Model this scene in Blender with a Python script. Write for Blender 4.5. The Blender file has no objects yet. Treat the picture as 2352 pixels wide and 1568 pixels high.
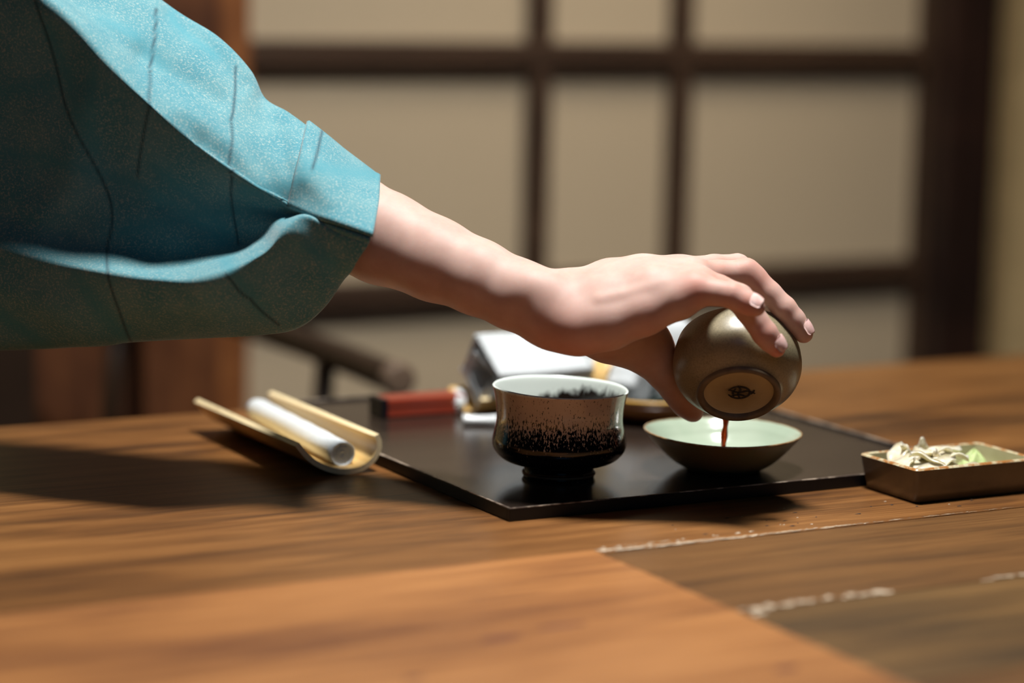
import bpy, bmesh, math, random
import numpy as np
from math import sin, cos, radians, pi, atan2, sqrt, exp
from mathutils import Vector, Matrix

random.seed(4)
RNG = np.random.default_rng(4)
SC = bpy.context.scene
COL = SC.collection

# ------------------------------------------------------------------ camera, light, exposure
ZT = 0.72                       # height of the table top above the floor
FPX, CX, CY = 5553.0, 1176.0, 784.0
ROLL, PITCH, HC = radians(1.2), radians(8.5), 0.38
r0 = np.array([1, 0, 0.0]); fw = np.array([0, cos(PITCH), -sin(PITCH)]); u0 = np.array([0, sin(PITCH), cos(PITCH)])
RR = cos(ROLL) * r0 + sin(ROLL) * u0
UU = -sin(ROLL) * r0 + cos(ROLL) * u0
EYE = np.array([0, 0, ZT + HC])
def ray(x, y): return FPX * fw + (x - CX) * RR - (y - CY) * UU
def S(x, y, Y):                 # the point at distance Y in front of the lens
    d = ray(x, y); return EYE + d * (Y / d[1])
def G(x, y, z=0.0):             # the point at height z above the table top
    d = ray(x, y); return EYE + d * ((ZT + z - EYE[2]) / d[2])

cam = bpy.data.cameras.new('camera'); camo = bpy.data.objects.new('camera', cam); COL.objects.link(camo)
camo.matrix_world = Matrix(((RR[0], UU[0], -fw[0], EYE[0]), (RR[1], UU[1], -fw[1], EYE[1]), (RR[2], UU[2], -fw[2], EYE[2]), (0, 0, 0, 1)))
cam.sensor_width = 36.0; cam.lens = 36.0 * FPX / 2352.0
cam.clip_start = 0.05; cam.clip_end = 50
cam.dof.use_dof = True; cam.dof.focus_distance = 1.775; cam.dof.aperture_fstop = 2.0
SC.camera = camo
SC.render.resolution_x, SC.render.resolution_y = 2352, 1568

SC.view_settings.view_transform = 'Standard'; SC.view_settings.look = 'None'
SC.view_settings.exposure = 0.0; SC.view_settings.gamma = 1.0
SC.view_settings.use_curve_mapping = False
try:
    SC.cycles.use_denoising = True
    SC.cycles.max_bounces = 8
except Exception: pass

wd = bpy.data.worlds.new('world'); SC.world = wd; wd.use_nodes = True
wd.node_tree.nodes['Background'].inputs[0].default_value = (0.5, 0.7, 1.0, 1)
wd.node_tree.nodes['Background'].inputs[1].default_value = 0.02

def area(name, loc, target, size, power, color, shape='DISK', size_y=None, spread=180):
    l = bpy.data.lights.new(name, 'AREA'); l.shape = shape; l.size = size
    if size_y: l.size_y = size_y
    l.energy = power; l.color = color; l.spread = radians(spread)
    o = bpy.data.objects.new(name, l); COL.objects.link(o); o.location = loc
    o.rotation_euler = (Vector(target) - Vector(loc)).to_track_quat('-Z', 'Y').to_euler()
    return o
TH = radians(61.3)
A3 = np.array([sin(TH), cos(TH), 0]); B3 = np.array([-cos(TH), sin(TH), 0])
O3 = np.array([0.00855, 1.68658, 0.0])      # tray's near corner on the floor plan
RZ = pi / 2 - TH
def UV(u, v, z=0.0): return O3 + A3 * u + B3 * v + np.array([0, 0, z])
area('key_lamp', (0.13, 1.73, ZT + 1.60), (0.06, 1.78, ZT), 0.25, 30.0, (1.0, 0.99, 0.97), spread=140)
area('screen_fill', tuple(UV(0.95, 0.72, 2.34)), tuple(UV(0.95, 1.42, 0.85)), 0.8, 4.2, (1.0, 0.88, 0.72), spread=75)  # warm fill light added above to brighten the paper screen
area('cool_room_fill', tuple(UV(-0.6, -1.9, 2.30)), tuple(UV(0.2, 0.2, 0.7)), 1.2, 3.6, (0.22, 0.58, 1.0))  # bluish fill light added behind the camera to cool the shadows

# ------------------------------------------------------------------ helpers
def lin(c):
    return tuple(((v / 255) / 12.92 if v / 255 <= 0.04045 else ((v / 255 + 0.055) / 1.055) ** 2.4) for v in c) + (1.0,)

class NT:
    def __init__(s, name):
        s.m = bpy.data.materials.new(name); s.m.use_nodes = True
        s.t = s.m.node_tree; s.b = s.t.nodes['Principled BSDF']
    def n(s, kind, **kw):
        nd = s.t.nodes.new(kind)
        for k, v in kw.items():
            if k.startswith('_'): setattr(nd, k[1:], v)
            else:
                i = int(k[1:]) if k[0] == 'i' and k[1:].isdigit() else k
                nd.inputs[i].default_value = v
        return nd
    def l(s, a, b): s.t.links.new(a, b)
    def coord(s, scale=(1, 1, 1), kind='Object', loc=(0, 0, 0)):
        tc = s.n('ShaderNodeTexCoord'); mp = s.n('ShaderNodeMapping')
        mp.inputs['Scale'].default_value = scale; mp.inputs['Location'].default_value = loc
        s.l(tc.outputs[kind], mp.inputs['Vector']); return mp.outputs[0]
    def noise(s, vec, scale, detail=4, rough=0.55, dist=0.0):
        nd = s.n('ShaderNodeTexNoise'); nd.inputs['Scale'].default_value = scale
        nd.inputs['Detail'].default_value = detail; nd.inputs['Roughness'].default_value = rough
        nd.inputs['Distortion'].default_value = dist
        s.l(vec, nd.inputs['Vector']); return nd.outputs['Fac']
    def ramp(s, fac, stops):
        r = s.n('ShaderNodeValToRGB'); e = r.color_ramp.elements
        while len(e) < len(stops): e.new(0.5)
        for el, (p, c) in zip(e, stops): el.position = p; el.color = c if len(c) == 4 else lin(c)
        s.l(fac, r.inputs[0]); return r.outputs['Color']
    def mix(s, fac, a, b, mode='MIX'):
        m = s.n('ShaderNodeMix', _data_type='RGBA', _blend_type=mode)
        for sock, v in ((m.inputs[0], fac), (m.inputs[6], a), (m.inputs[7], b)):
            if hasattr(v, 'links'): s.l(v, sock)
            else: sock.default_value = v
        return m.outputs[2]
    def math(s, op, a, b=0.0, clamp=False):
        m = s.n('ShaderNodeMath', _operation=op, _use_clamp=clamp)
        for sock, v in ((m.inputs[0], a), (m.inputs[1], b)):
            if hasattr(v, 'links'): s.l(v, sock)
            else: sock.default_value = v
        return m.outputs[0]
    def bump(s, h, strength=0.2, dist=0.001):
        bp = s.n('ShaderNodeBump'); bp.inputs['Strength'].default_value = strength; bp.inputs['Distance'].default_value = dist
        s.l(h, bp.inputs['Height']); s.l(bp.outputs[0], s.b.inputs['Normal'])
    def col(s, c):
        if hasattr(c, 'links'): s.l(c, s.b.inputs['Base Color'])
        else: s.b.inputs['Base Color'].default_value = c if len(c) == 4 else lin(c)
        return s
    def set(s, **kw):
        for k, v in kw.items():
            k = k.replace('_', ' ')
            if hasattr(v, 'links'): s.l(v, s.b.inputs[k])
            else: s.b.inputs[k].default_value = v
        return s

def simple(name, c, rough=0.5, bumpscale=None, bs=0.15, var=0.12, nscale=30, **kw):
    t = NT(name); v = t.coord()
    f = t.noise(v, nscale, 4)
    c0 = lin(c)
    lo = tuple(x * (1 - var) for x in c0[:3]) + (1,); hi = tuple(min(1, x * (1 + var)) for x in c0[:3]) + (1,)
    t.col(t.ramp(f, [(0.3, lo), (0.7, hi)])); t.b.inputs['Roughness'].default_value = rough
    if bumpscale: t.bump(t.noise(v, bumpscale, 3), bs, 0.001)
    t.set(**kw)
    return t.m

def wood(name, dark, mid, light, rough=0.4, grain=(3, 40, 40), bs=0.1, loc=(0, 0, 0), var=1.0, coat=0.0):
    t = NT(name)
    v = t.coord(grain, loc=loc)
    f1 = t.noise(v, 1.0, 6, 0.6, 0.6)
    v2 = t.coord((grain[0] * 1.6, grain[1] * 9, grain[2] * 9), loc=loc)
    f2 = t.noise(v2, 1.0, 3, 0.6)
    v3 = t.coord((2.2, 7, 7), loc=loc)
    f3 = t.noise(v3, 1.0, 3, 0.5, 0.4)
    f = t.math('ADD', t.math('MULTIPLY', f1, 0.55), t.math('MULTIPLY', f3, 0.45))
    c = t.ramp(f, [(0.36, dark), (0.5, mid), (0.64, light)])
    c2 = t.ramp(f2, [(0.35, (0.62, 0.55, 0.5, 1)), (0.6, (1, 1, 1, 1))])
    t.col(t.mix(0.75 * var, c, c2, 'MULTIPLY'))
    t.b.inputs['Roughness'].default_value = rough
    if coat: t.set(Coat_Weight=coat, Coat_Roughness=0.25)
    t.bump(f2, bs, 0.0006)
    return t.m

def link(name, me, mat=None, parent=None, smooth=True):
    o = bpy.data.objects.new(name, me); COL.objects.link(o)
    if mat is not None:
        me.materials.clear()
        for m in (mat if isinstance(mat, (list, tuple)) else [mat]): me.materials.append(m)
    if parent: o.parent = parent
    if smooth:
        me.polygons.foreach_set('use_smooth', [True] * len(me.polygons))
    me.update(); return o
def mesh(name, verts, faces):
    me = bpy.data.meshes.new(name); me.from_pydata([tuple(map(float, v)) for v in verts], [], [tuple(map(int, f)) for f in faces]); me.update(); return me
def bm_mesh(name, bm):
    me = bpy.data.meshes.new(name); bmesh.ops.recalc_face_normals(bm, faces=bm.faces); bm.to_mesh(me); bm.free(); return me
def tag(o, label=None, cat=None, group=None, kind=None):
    if label: o['label'] = label
    if cat: o['category'] = cat
    if group: o['group'] = group
    if kind: o['kind'] = kind
    return o
def empty(name, loc=(0, 0, 0), rz=0.0):
    o = bpy.data.objects.new(name, None); COL.objects.link(o); o.location = loc; o.rotation_euler = (0, 0, rz); o.empty_display_size = 0.05
    return o
def box(x0, x1, y0, y1, z0, z1, bev=0.0, name='box', seg=2):
    bm = bmesh.new(); bmesh.ops.create_cube(bm, size=1)
    bmesh.ops.scale(bm, vec=(x1 - x0, y1 - y0, z1 - z0), verts=bm.verts)
    bmesh.ops.translate(bm, vec=((x0 + x1) / 2, (y0 + y1) / 2, (z0 + z1) / 2), verts=bm.verts)
    if bev: bmesh.ops.bevel(bm, geom=bm.edges[:], offset=bev, segments=seg, affect='EDGES', profile=0.6)
    return bm_mesh(name, bm)
def lathe(name, prof, seg=96, closed=False, fn=None):
    """prof: (r, z) list; fn(angle, r, z) -> (x, y, z)."""
    V, Fc = [], []
    n = len(prof)
    for i in range(seg):
        an = 2 * pi * i / seg
        for r, z in prof:
            V.append(fn(an, r, z) if fn else (r * cos(an), r * sin(an), z))
    m = n if closed else n - 1
    for i in range(seg):
        j = (i + 1) % seg
        for k in range(m):
            k2 = (k + 1) % n
            Fc.append((i * n + k, j * n + k, j * n + k2, i * n + k2))
    me = mesh(name, V, Fc)
    bm = bmesh.new(); bm.from_mesh(me); bmesh.ops.remove_doubles(bm, verts=bm.verts, dist=1e-6)
    bmesh.ops.recalc_face_normals(bm, faces=bm.faces); bm.to_mesh(me); bm.free(); return me
def catmull(P, n=8, closed=False):
    P = np.array(P, float); out = []
    N = len(P)
    rng = range(N if closed else N - 1)
    for i in rng:
        p1, p2 = P[i], P[(i + 1) % N]
        p0 = P[i - 1] if (i > 0 or closed) else 2 * p1 - p2
        p3 = P[(i + 2) % N] if (i + 2 < N or closed) else 2 * p2 - p1
        for k in range(n):
            t = k / n
            out.append(0.5 * ((2 * p1) + (-p0 + p2) * t + (2 * p0 - 5 * p1 + 4 * p2 - p3) * t * t + (-p0 + 3 * p1 - 3 * p2 + p3) * t ** 3))
    if not closed: out.append(P[-1])
    return np.array(out)
def tube(name, pts, rad, seg=16, cap=True):
    pts = np.array(pts, float); n = len(pts)
    rad = np.full(n, rad) if np.isscalar(rad) else np.array(rad)
    V, Fc = [], []
    t0 = pts[1] - pts[0]; up = np.array([0, 0, 1.0])
    if abs(t0[2]) > 0.9 * np.linalg.norm(t0): up = np.array([1.0, 0, 0])
    s = np.cross(t0, up); s /= np.linalg.norm(s)
    for i in range(n):
        t = pts[min(i + 1, n - 1)] - pts[max(i - 1, 0)]; t /= np.linalg.norm(t)
        s = s - t * (s @ t); s /= np.linalg.norm(s); w = np.cross(t, s)
        for k in range(seg):
            an = 2 * pi * k / seg
            V.append(pts[i] + rad[i] * (cos(an) * s + sin(an) * w))
    for i in range(n - 1):
        for k in range(seg):
            k2 = (k + 1) % seg
            Fc.append((i * seg + k, i * seg + k2, (i + 1) * seg + k2, (i + 1) * seg + k))
    if cap:
        Fc.append(tuple(range(seg))[::-1]); Fc.append(tuple((n - 1) * seg + k for k in range(seg)))
    me = mesh(name, V, Fc)
    bm = bmesh.new(); bm.from_mesh(me); bmesh.ops.recalc_face_normals(bm, faces=bm.faces); bm.to_mesh(me); bm.free()
    return me

# ------------------------------------------------------------------ room
v_wall = 1.4056
def WU(x, y=400, v=v_wall):
    d = ray(x, y); w0 = UV(0, v) ; t = ((w0 - EYE) @ B3) / (d @ B3); g = EYE + d * t
    return float((g - O3) @ A3)
def WZ(x, y, v=v_wall):
    d = ray(x, y); w0 = UV(0, v) ; t = ((w0 - EYE) @ B3) / (d @ B3); return float((EYE + d * t)[2])
room_loc = (O3[0], O3[1], 0)
plaster = simple('olive_plaster', (232, 202, 148), 0.9, 60, 0.3)
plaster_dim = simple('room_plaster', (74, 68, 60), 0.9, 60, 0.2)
floor_m = wood('floor_wood', (50, 32, 22), (78, 50, 33), (95, 64, 42), 0.5)
dark_wood = wood('dark_post_wood', (30, 19, 15), (44, 28, 21), (60, 38, 28), 0.5, grain=(40, 40, 3))
brown_wood = wood('brown_post_wood', (78, 44, 24), (104, 62, 34), (124, 76, 42), 0.5, grain=(40, 40, 3))
orange_wood = wood('stile_wood', (110, 66, 34), (140, 86, 45), (158, 100, 55), 0.5, grain=(40, 40, 3))
rail_wood = wood('rail_wood', (56, 40, 29), (70, 51, 37), (80, 59, 43), 0.5, grain=(3, 40, 40))
t = NT('shoji_paper'); v = t.coord()
t.col(t.ramp(t.noise(v, 220, 4, 0.7), [(0.3, (184, 166, 138)), (0.7, (194, 175, 147))])); t.set(Roughness=0.9)
t.b.inputs['Transmission Weight'].default_value = 0.0
paper_m = t.m

def struct(name, me, mat):
    o = link(name, me, mat, smooth=False); o.location = room_loc; o.rotation_euler = (0, 0, RZ); o['kind'] = 'structure'; return o
U0, U1, V0, V1, ZC = -2.4, 3.4, -2.9, 1.52, 2.42
struct('floor', box(U0, U1, V0, V1, -0.1, 0), floor_m)
struct('ceiling', box(U0, U1, V0, V1, ZC, ZC + 0.1), plaster_dim)
struct('wall_back', box(U0, U1, V1, V1 + 0.1, 0, ZC), plaster)
struct('wall_front', box(U0, U1, V0 - 0.1, V0, 0, ZC), plaster_dim)
struct('wall_left', box(U0 - 0.1, U0, V0, V1, 0, ZC), plaster_dim)
struct('wall_right', box(U1, U1 + 0.1, V0, V1, 0, ZC), plaster_dim)

ul, ur = WU(556), WU(2110)
# sliding paper screen
shoji = struct('door_1', box(ul, ur, v_wall + 0.014, v_wall + 0.018, 0.04, 2.1, name='paper'), paper_m)
def schild(name, bx, mat, parent, bev=0.002):
    return link(name, box(*bx, bev=bev, name=name), mat, parent, smooth=False)
schild('stile', (WU(484), ul + 0.004, v_wall - 0.015, v_wall + 0.025, 0.0, 2.14), orange_wood, shoji)
schild('stile', (ur - 0.004, ur + 0.05, v_wall - 0.015, v_wall + 0.025, 0.0, 2.14), rail_wood, shoji)
mw = 0.0155
for x in (1233, 1556):
    c = WU(x); schild('muntin', (c - mw, c + mw, v_wall - 0.010, v_wall + 0.0138, 0.04, 2.1), rail_wood, shoji)
z1, z2 = WZ(1400, 124), WZ(1900, 624)
dz = z1 - z2
for k in range(-3, 5):
    zz = z2 + dz * k
    if 0.05 < zz < 2.1:
        schild('rail', (ul, ur, v_wall - 0.0125, v_wall + 0.0136, zz - 0.0165, zz + 0.0165), rail_wood, shoji)
schild('bottom_rail', (ul, ur, v_wall - 0.014, v_wall + 0.024, 0.0, 0.07), rail_wood, shoji)
schild('top_rail', (ul, ur, v_wall - 0.014, v_wall + 0.024, 2.07, 2.14), rail_wood, shoji)
vp = v_wall - 0.05
struct('trim_1', box(WU(2118), WU(2284, 400, vp), vp, V1, 0, ZC, 0.004), dark_wood)
struct('trim_2', box(WU(312, 850), WU(484, 850), v_wall - 0.03, V1, 0, ZC, 0.004), brown_wood)
struct('trim_3', box(WU(288, 850), WU(312, 850), v_wall + 0.03, V1, 0, ZC, 0.002), dark_wood)
struct('trim_5', box(WU(58, 850), WU(288, 850), v_wall + 0.0, V1, 0, ZC, 0.003), brown_wood)
struct('trim_4', box(WU(6, 850), WU(58, 850), v_wall - 0.02, V1, 0, ZC, 0.003), dark_wood)

# ------------------------------------------------------------------ table of planks
tab_loc = (O3[0], O3[1], ZT)
def local_root(name): return empty(name, tab_loc, RZ)
table = local_root('dining_table')
tag(table, 'long brown wooden plank table with worn pale chipped seams under the tray', 'table')
def plank_mat(i, dark, mid, light, rough=0.38):
    return wood('table_plank_wood_%d' % i, dark, mid, light, rough, grain=(5, 55, 55), bs=0.12, loc=(i * 3.7, i * 1.9, 0), var=1.25)
pm = [plank_mat(0, (56, 34, 18), (122, 80, 40), (152, 104, 56)),
      plank_mat(1, (76, 50, 24), (110, 75, 38), (128, 88, 46), 0.42),
      plank_mat(2, (64, 48, 28), (106, 78, 42), (130, 96, 54), 0.42),
      plank_mat(3, (120, 74, 42), (168, 112, 62), (188, 130, 76), 0.4)]
def plank(u0_, u1_, v0_, v1_, mat, z=0.0, bev=0.0016):
    me = box(u0_, u1_, v0_, v1_, -0.035 + z, z, bev, 'plank', 2)
    o = link('plank', me, mat, table, smooth=False); return o
g = 0.0006
TE = 1.45
plank(-1.3, TE, -0.112 + g, 0.482, pm[0])
plank(0.0 + g, TE, -0.278 + g, -0.112 - g, pm[1])
plank(0.0 + g, TE, -0.445 + g, -0.278 - g, pm[2])
plank(0.0 + g, TE, -0.60 + g, -0.445 - g, pm[1])
plank(-1.3, 0.0 - g, -0.60, -0.103 - g, pm[3], z=0.0008)
# filler strip of the narrow step between the red board and the long board
link('filler_strip', box(-1.3, 0.0, -0.112, -0.103 + g, -0.03, -0.0004, 0, 'filler'), simple('filler_pale', (176, 142, 104), 0.6), table, smooth=False)
for (x, y) in ((-1.2, -0.5), (-1.2, 0.38), (1.36, -0.5), (1.36, 0.38)):
    link('leg', box(x - 0.04, x + 0.04, y - 0.04, y + 0.04, -ZT, -0.035, 0.004), pm[0], table, smooth=False)
link('apron', box(-1.2, 1.36, 0.36, 0.385, -0.11, -0.035, 0.002), pm[0], table, smooth=False)
link('apron', box(-1.2, 1.36, -0.51, -0.485, -0.11, -0.035, 0.002), pm[0], table, smooth=False)
# pale chips where the plank edges are worn
chip_m = simple('bare_worn_wood', (196, 176, 150), 0.55, 300, 0.3)
dent_m = simple('dark_dent', (40, 27, 20), 0.7)
def chips(name, specs, mat):
    V, Fc = [], []
    for (u, v, lu, lv) in specs:
        k = 9; base = len(V)
        ph = random.random() * 6
        for i in range(k):
            an = 2 * pi * i / k; rr = 1 + 0.35 * sin(3 * an + ph) + random.uniform(-.15, .15)
            V.append((u + lu * rr * cos(an), v + lv * rr * sin(an), 0.00025))
        V.append((u, v, 0.0006))
        for i in range(k): Fc.append((base + i, base + (i + 1) % k, base + k))
    o = link(name, mesh(name, V, Fc), mat, table, smooth=False); o['kind'] = 'stuff'; return o
sp = []
for i in range(150):
    u = 0.004 + (i / 150.0) ** 1.5 * 0.36
    w = max(0.15, 1 - u / 0.33) * (0.6 if u > .2 and random.random() < .5 else 1)
    if u > 0.22 and random.random() < 0.45: continue
    sp.append((u, -0.1105 + random.uniform(-.0014, .0020) * (0.4 + w) + 0.004 * exp(-u / .02), random.uniform(.0012, .0048), random.uniform(.0003, .0013) * w))
for i in range(42):
    u = random.random() ** 1.4 * 0.115 + 0.002
    sp.append((u, -0.276 + random.uniform(-.002, .004) - max(0, 0.03 - u) * random.uniform(0, .6), random.uniform(.001, .004), random.uniform(.0008, .003)))
for i in range(14):
    sp.append((0.19 + random.random() * 0.08, -0.277 + random.uniform(-.002, .002), random.uniform(.001, .005), random.uniform(.0006, .0018)))
for i in range(22):
    sp.append((random.uniform(0.05, .45), random.uniform(-.10, -.03), random.uniform(.0005, .0014), random.uniform(.0003, .0007)))
for i in range(20):
    sp.append((random.uniform(0.0, .14) , -0.103 + random.uniform(-.002, .004), random.uniform(.0006, .003), random.uniform(.0003, .0009)))
chips('worn_chip', sp, chip_m)
chips('dark_dent', [(random.uniform(.06, .36), random.uniform(-.1, -.05), random.uniform(.0006, .003), random.uniform(.0003, .0009)) for i in range(16)], dent_m)
for (x, y, lu, lv) in ((1150, 1468, 0.014, 0.0048), (1290, 1440, 0.018, 0.0030), (1805, 1538, 0.008, 0.0040), (950, 1562, 0.006, 0.0030)):
    gp = G(x, y); q = gp - O3; u, v = float(q @ A3), float(q @ B3)
    k = link('knot', lathe('knot', [(0.0001, .0012), (.6, .0012), (1, .0009)], 20, fn=lambda an, r, z: (u + lu * r * cos(an) * (1 + .15 * sin(2 * an)), v + lv * r * sin(an), z)), simple('knot_%d' % x, (98, 52, 34), 0.45), table)

# ------------------------------------------------------------------ tray
tray = local_root('tray')
tag(tray, 'square black lacquered tray with low worn rim carrying the tea bowl and towels', 'tray')
def lacquer(name, c, rough, wear=0.0):
    t = NT(name); v = t.coord((4, 30, 30)); f = t.noise(v, 1.0, 5, 0.6)
    v2 = t.coord(); fs = t.noise(v2, 700, 2, 0.5)
    base = t.ramp(f, [(0.3, tuple(x * 0.75 for x in lin(c)[:3]) + (1,)), (0.7, tuple(x * 1.2 for x in lin(c)[:3]) + (1,))])
    if wear:
        fw_ = t.noise(t.coord((60, 60, 60)), 1.0, 4, 0.7)
        base = t.mix(t.ramp(fw_, [(0.60 - wear * .1, (0, 0, 0, 1)), (0.62, (1, 1, 1, 1))]), base, lin((190, 172, 152)))
    speck = t.ramp(fs, [(0.77, (0, 0, 0, 1)), (0.8, (1, 1, 1, 1))])
    t.col(t.mix(speck, base, lin((120, 100, 84))))
    t.set(Roughness=rough, IOR=1.75); t.bump(f, 0.03, 0.0005); return t.m
lac = lacquer('black_lacquer', (42, 33, 27), 0.22); lac_side = simple('black_lacquer_side', (7, 7, 10), 0.55); lac_rim = lacquer('worn_lacquer_rim', (74, 62, 54), 0.35, 1.5)
TU0, TU1, TV0, TV1 = -0.008, 0.396, -0.0015, 0.452
link('tray_floor', box(TU0, TU1, TV0, TV1, 0.0005, 0.0075, 0.0008), [lac], tray, smooth=False)
def side(x0, x1, y0, y1): link('side', box(x0, x1, y0, y1, 0.0002, 0.0092, 0.0006), lac_side, tray, smooth=False)
w = 0.0035
side(TU0 - w, TU1 + w, TV0 - w, TV0); side(TU0 - w, TU1 + w, TV1, TV1 + w); side(TU0 - w, TU0, TV0, TV1); side(TU1, TU1 + w, TV0, TV1)
def rim(x0, x1, y0, y1): link('rim', box(x0, x1, y0, y1, 0.0091, 0.0098, 0.0003), lac_rim, tray, smooth=False)
rw = 0.0022
rim(TU0 - w, TU1 + w, TV0 - w, TV0 - w + rw); rim(TU0 - w, TU1 + w, TV1 + w - rw, TV1 + w); rim(TU0 - w, TU0 - w + rw, TV0, TV1); rim(TU1 + w - rw, TU1 + w, TV0, TV1)
ZF = 0.0078       # height of what stands on the tray

# ------------------------------------------------------------------ tea bowl
def dense(prof, n=6): return [tuple(p) for p in catmull(prof, n)]
tb = empty('tea_bowl', tuple(G(1283, 1092, ZF)), 0.5)
tag(tb, 'black footed tea bowl with speckled beige band and pale flared rim, front of tray', 'tea bowl')
t = NT('tenmoku_glaze'); tc = t.n('ShaderNodeTexCoord'); sx = t.n('ShaderNodeSeparateXYZ'); t.l(tc.outputs['Object'], sx.inputs[0])
z = sx.outputs['Z']
vs = t.coord((1, 1, 0.42)); fine = t.noise(vs, 820, 2, 0.6); coarse = t.noise(t.coord((1, 1, .25)), 110, 3, 0.6); big = t.noise(t.coord(), 18, 2)
zz = t.math('ADD', z, t.math('MULTIPLY', t.math('SUBTRACT', coarse, 0.5), 0.012)); zz = t.math('ADD', zz, t.math('MULTIPLY', t.math('SUBTRACT', big, 0.5), 0.010))
lvl = t.n('ShaderNodeMapRange'); lvl.inputs[1].default_value = 0.020; lvl.inputs[2].default_value = 0.056; lvl.inputs[3].default_value = 0.72; lvl.inputs[4].default_value = 0.30
t.l(zz, lvl.inputs[0])
sp_ = t.math('MULTIPLY', t.math('SUBTRACT', fine, lvl.outputs[0]), 14.0, True)
c = t.mix(sp_, lin((7, 9, 17)), lin((208, 180, 150)))
top = t.n('ShaderNodeMapRange'); top.inputs[1].default_value = 0.0672; top.inputs[2].default_value = 0.0685; t.l(z, top.inputs[0])
rimn = t.noise(t.coord(), 150, 3)
c = t.mix(top.outputs[0], c, t.ramp(rimn, [(0.3, (150, 104, 66)), (0.5, (222, 222, 205))]))
t.col(c); t.set(Roughness=0.13, Coat_Weight=0.35, Coat_Roughness=0.06); t.bump(fine, 0.12, 0.0004)
glaze_out = t.m
t = NT('pale_inner_glaze'); tc = t.n('ShaderNodeTexCoord'); sx = t.n('ShaderNodeSeparateXYZ'); t.l(tc.outputs['Object'], sx.inputs[0])
big = t.noise(t.coord((1, 1, .5)), 55, 4, .7); zz = t.math('ADD', sx.outputs['Z'], t.math('MULTIPLY', t.math('SUBTRACT', big, 0.5), 0.03))
lv = t.n('ShaderNodeMapRange'); lv.inputs[1].default_value = 0.0500; lv.inputs[2].default_value = 0.0560; t.l(t.math('SUBTRACT', zz, t.math('MULTIPLY', sx.outputs['X'], 0.10)), lv.inputs[0])
t.col(t.mix(lv.outputs[0], lin((30, 22, 18)), lin((226, 236, 228)))); t.set(Roughness=0.2)
glaze_in = t.m
outer = [(0.0295, 0.0105), (0.0385, 0.0118), (0.0455, 0.0155), (0.0503, 0.0215), (0.0512, 0.0275), (0.0497, 0.0355), (0.0483, 0.0440), (0.0487, 0.0530), (0.0500, 0.0610), (0.0517, 0.0680)]
inner = [(0.0509, 0.0688), (0.0495, 0.0670), (0.0478, 0.0600), (0.0462, 0.0520), (0.0456, 0.0440), (0.0465, 0.0340), (0.0450, 0.0240), (0.0380, 0.0175), (0.02, 0.0150), (0.0001, 0.0145)]
def bowlfn(an, r, z):
    tilt = 0.0016 * cos(an + 0.5) * (z / 0.069) ** 2 * -1.0
    rr = r * (1 + 0.008 * sin(2 * an + .4) + 0.004 * sin(5 * an))
    return (rr * cos(an), rr * sin(an), z + tilt)
link('bowl_body', lathe('bowl_body', dense(outer), 128, fn=bowlfn), glaze_out, tb)
link('inner_glaze', lathe('inner_glaze', [(0.0517, 0.0680)] + dense(inner), 128, fn=bowlfn), glaze_in, tb)
link('foot', lathe('foot', [(0.0001, 0.004), (.022, .004), (.0235, .0008), (0.0262, 0.0), (0.0272, 0.0008), (0.0268, 0.0035), (0.0262, 0.0052), (0.0272, 0.0085), (0.0297, 0.0106)], 96), simple('foot_black_glaze', (10, 11, 16), 0.15), tb)
link('foot_ring', lathe('foot_ring', [(0.0264, 0.0022), (0.0279, 0.0022), (0.0281, 0.0030), (0.0278, 0.0037), (0.0264, 0.0037)], 96, closed=True), simple('bare_clay', (150, 104, 72), 0.6), tb)

# ------------------------------------------------------------------ cup held in the hand
YF = 1.735
foot_c = S(1697, 904, YF)
EL = radians(-42)
nb = Vector((0.0, -cos(EL), sin(EL)))     # base faces the lens and down
odir = -nb
held = empty('sake_cup', tuple(foot_c)); held.rotation_mode = 'QUATERNION'; held.rotation_quaternion = odir.to_track_quat('Z', 'Y')
tag(held, 'round olive-grey stoneware cup held tilted in the hand, stamped foot facing out', 'cup')
t = NT('olive_stoneware'); v = t.coord(); f = t.noise(v, 35, 5, .6); f2 = t.noise(v, 900, 2)
cc = t.ramp(f, [(0.3, (112, 102, 78)), (0.55, (134, 124, 98)), (0.75, (146, 134, 110))])
t.col(t.mix(0.35, cc, t.ramp(f2, [(0.3, (80, 70, 52)), (0.6, (150, 140, 110))]))); t.set(Roughness=0.36, Coat_Weight=0.15, Coat_Roughness=0.3); t.bump(f2, 0.08, 0.0004)
stone = t.m
k = 3000.0 / 3195.0
def sc(pr): return [(r * k, z_ * k) for r, z_ in pr]
body = sc([(0.0325, 0.0008), (0.0345, 0.0028), (0.0395, 0.0062), (0.0452, 0.0120), (0.0490, 0.0195), (0.0503, 0.0270), (0.0498, 0.0360), (0.0480, 0.0440), (0.0462, 0.0495)])
inn = sc([(0.0450, 0.0502), (0.0438, 0.0495), (0.0452, 0.0440), (0.0465, 0.0350), (0.0462, 0.0250), (0.0420, 0.0140), (0.0330, 0.0085), (0.0150, 0.0065), (0.0001, 0.006)])
link('cup_body', lathe('cup_body', dense(body), 128), stone, held)
link('inside', lathe('inside', [body[-1]] + dense(inn), 128), simple('cup_inside', (190, 192, 170), 0.25), held)
t = NT('bare_clay_ring'); t.col(t.ramp(t.noise(t.coord(), 90, 4), [(0.3, (84, 70, 54)), (0.7, (110, 94, 72))])); t.set(Roughness=0.6)
link('foot_ring', lathe('foot_ring', sc([(0.0328, 0.0022), (0.0326, -0.0010), (0.0312, -0.0026), (0.0292, -0.0026), (0.0276, -0.0010), (0.0270, 0.0016)]), 128), t.m, held)
t = NT('foot_well_glaze'); tc = t.n('ShaderNodeTexCoord'); f = t.noise(tc.outputs['Object'], 60, 5, .65)
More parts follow.
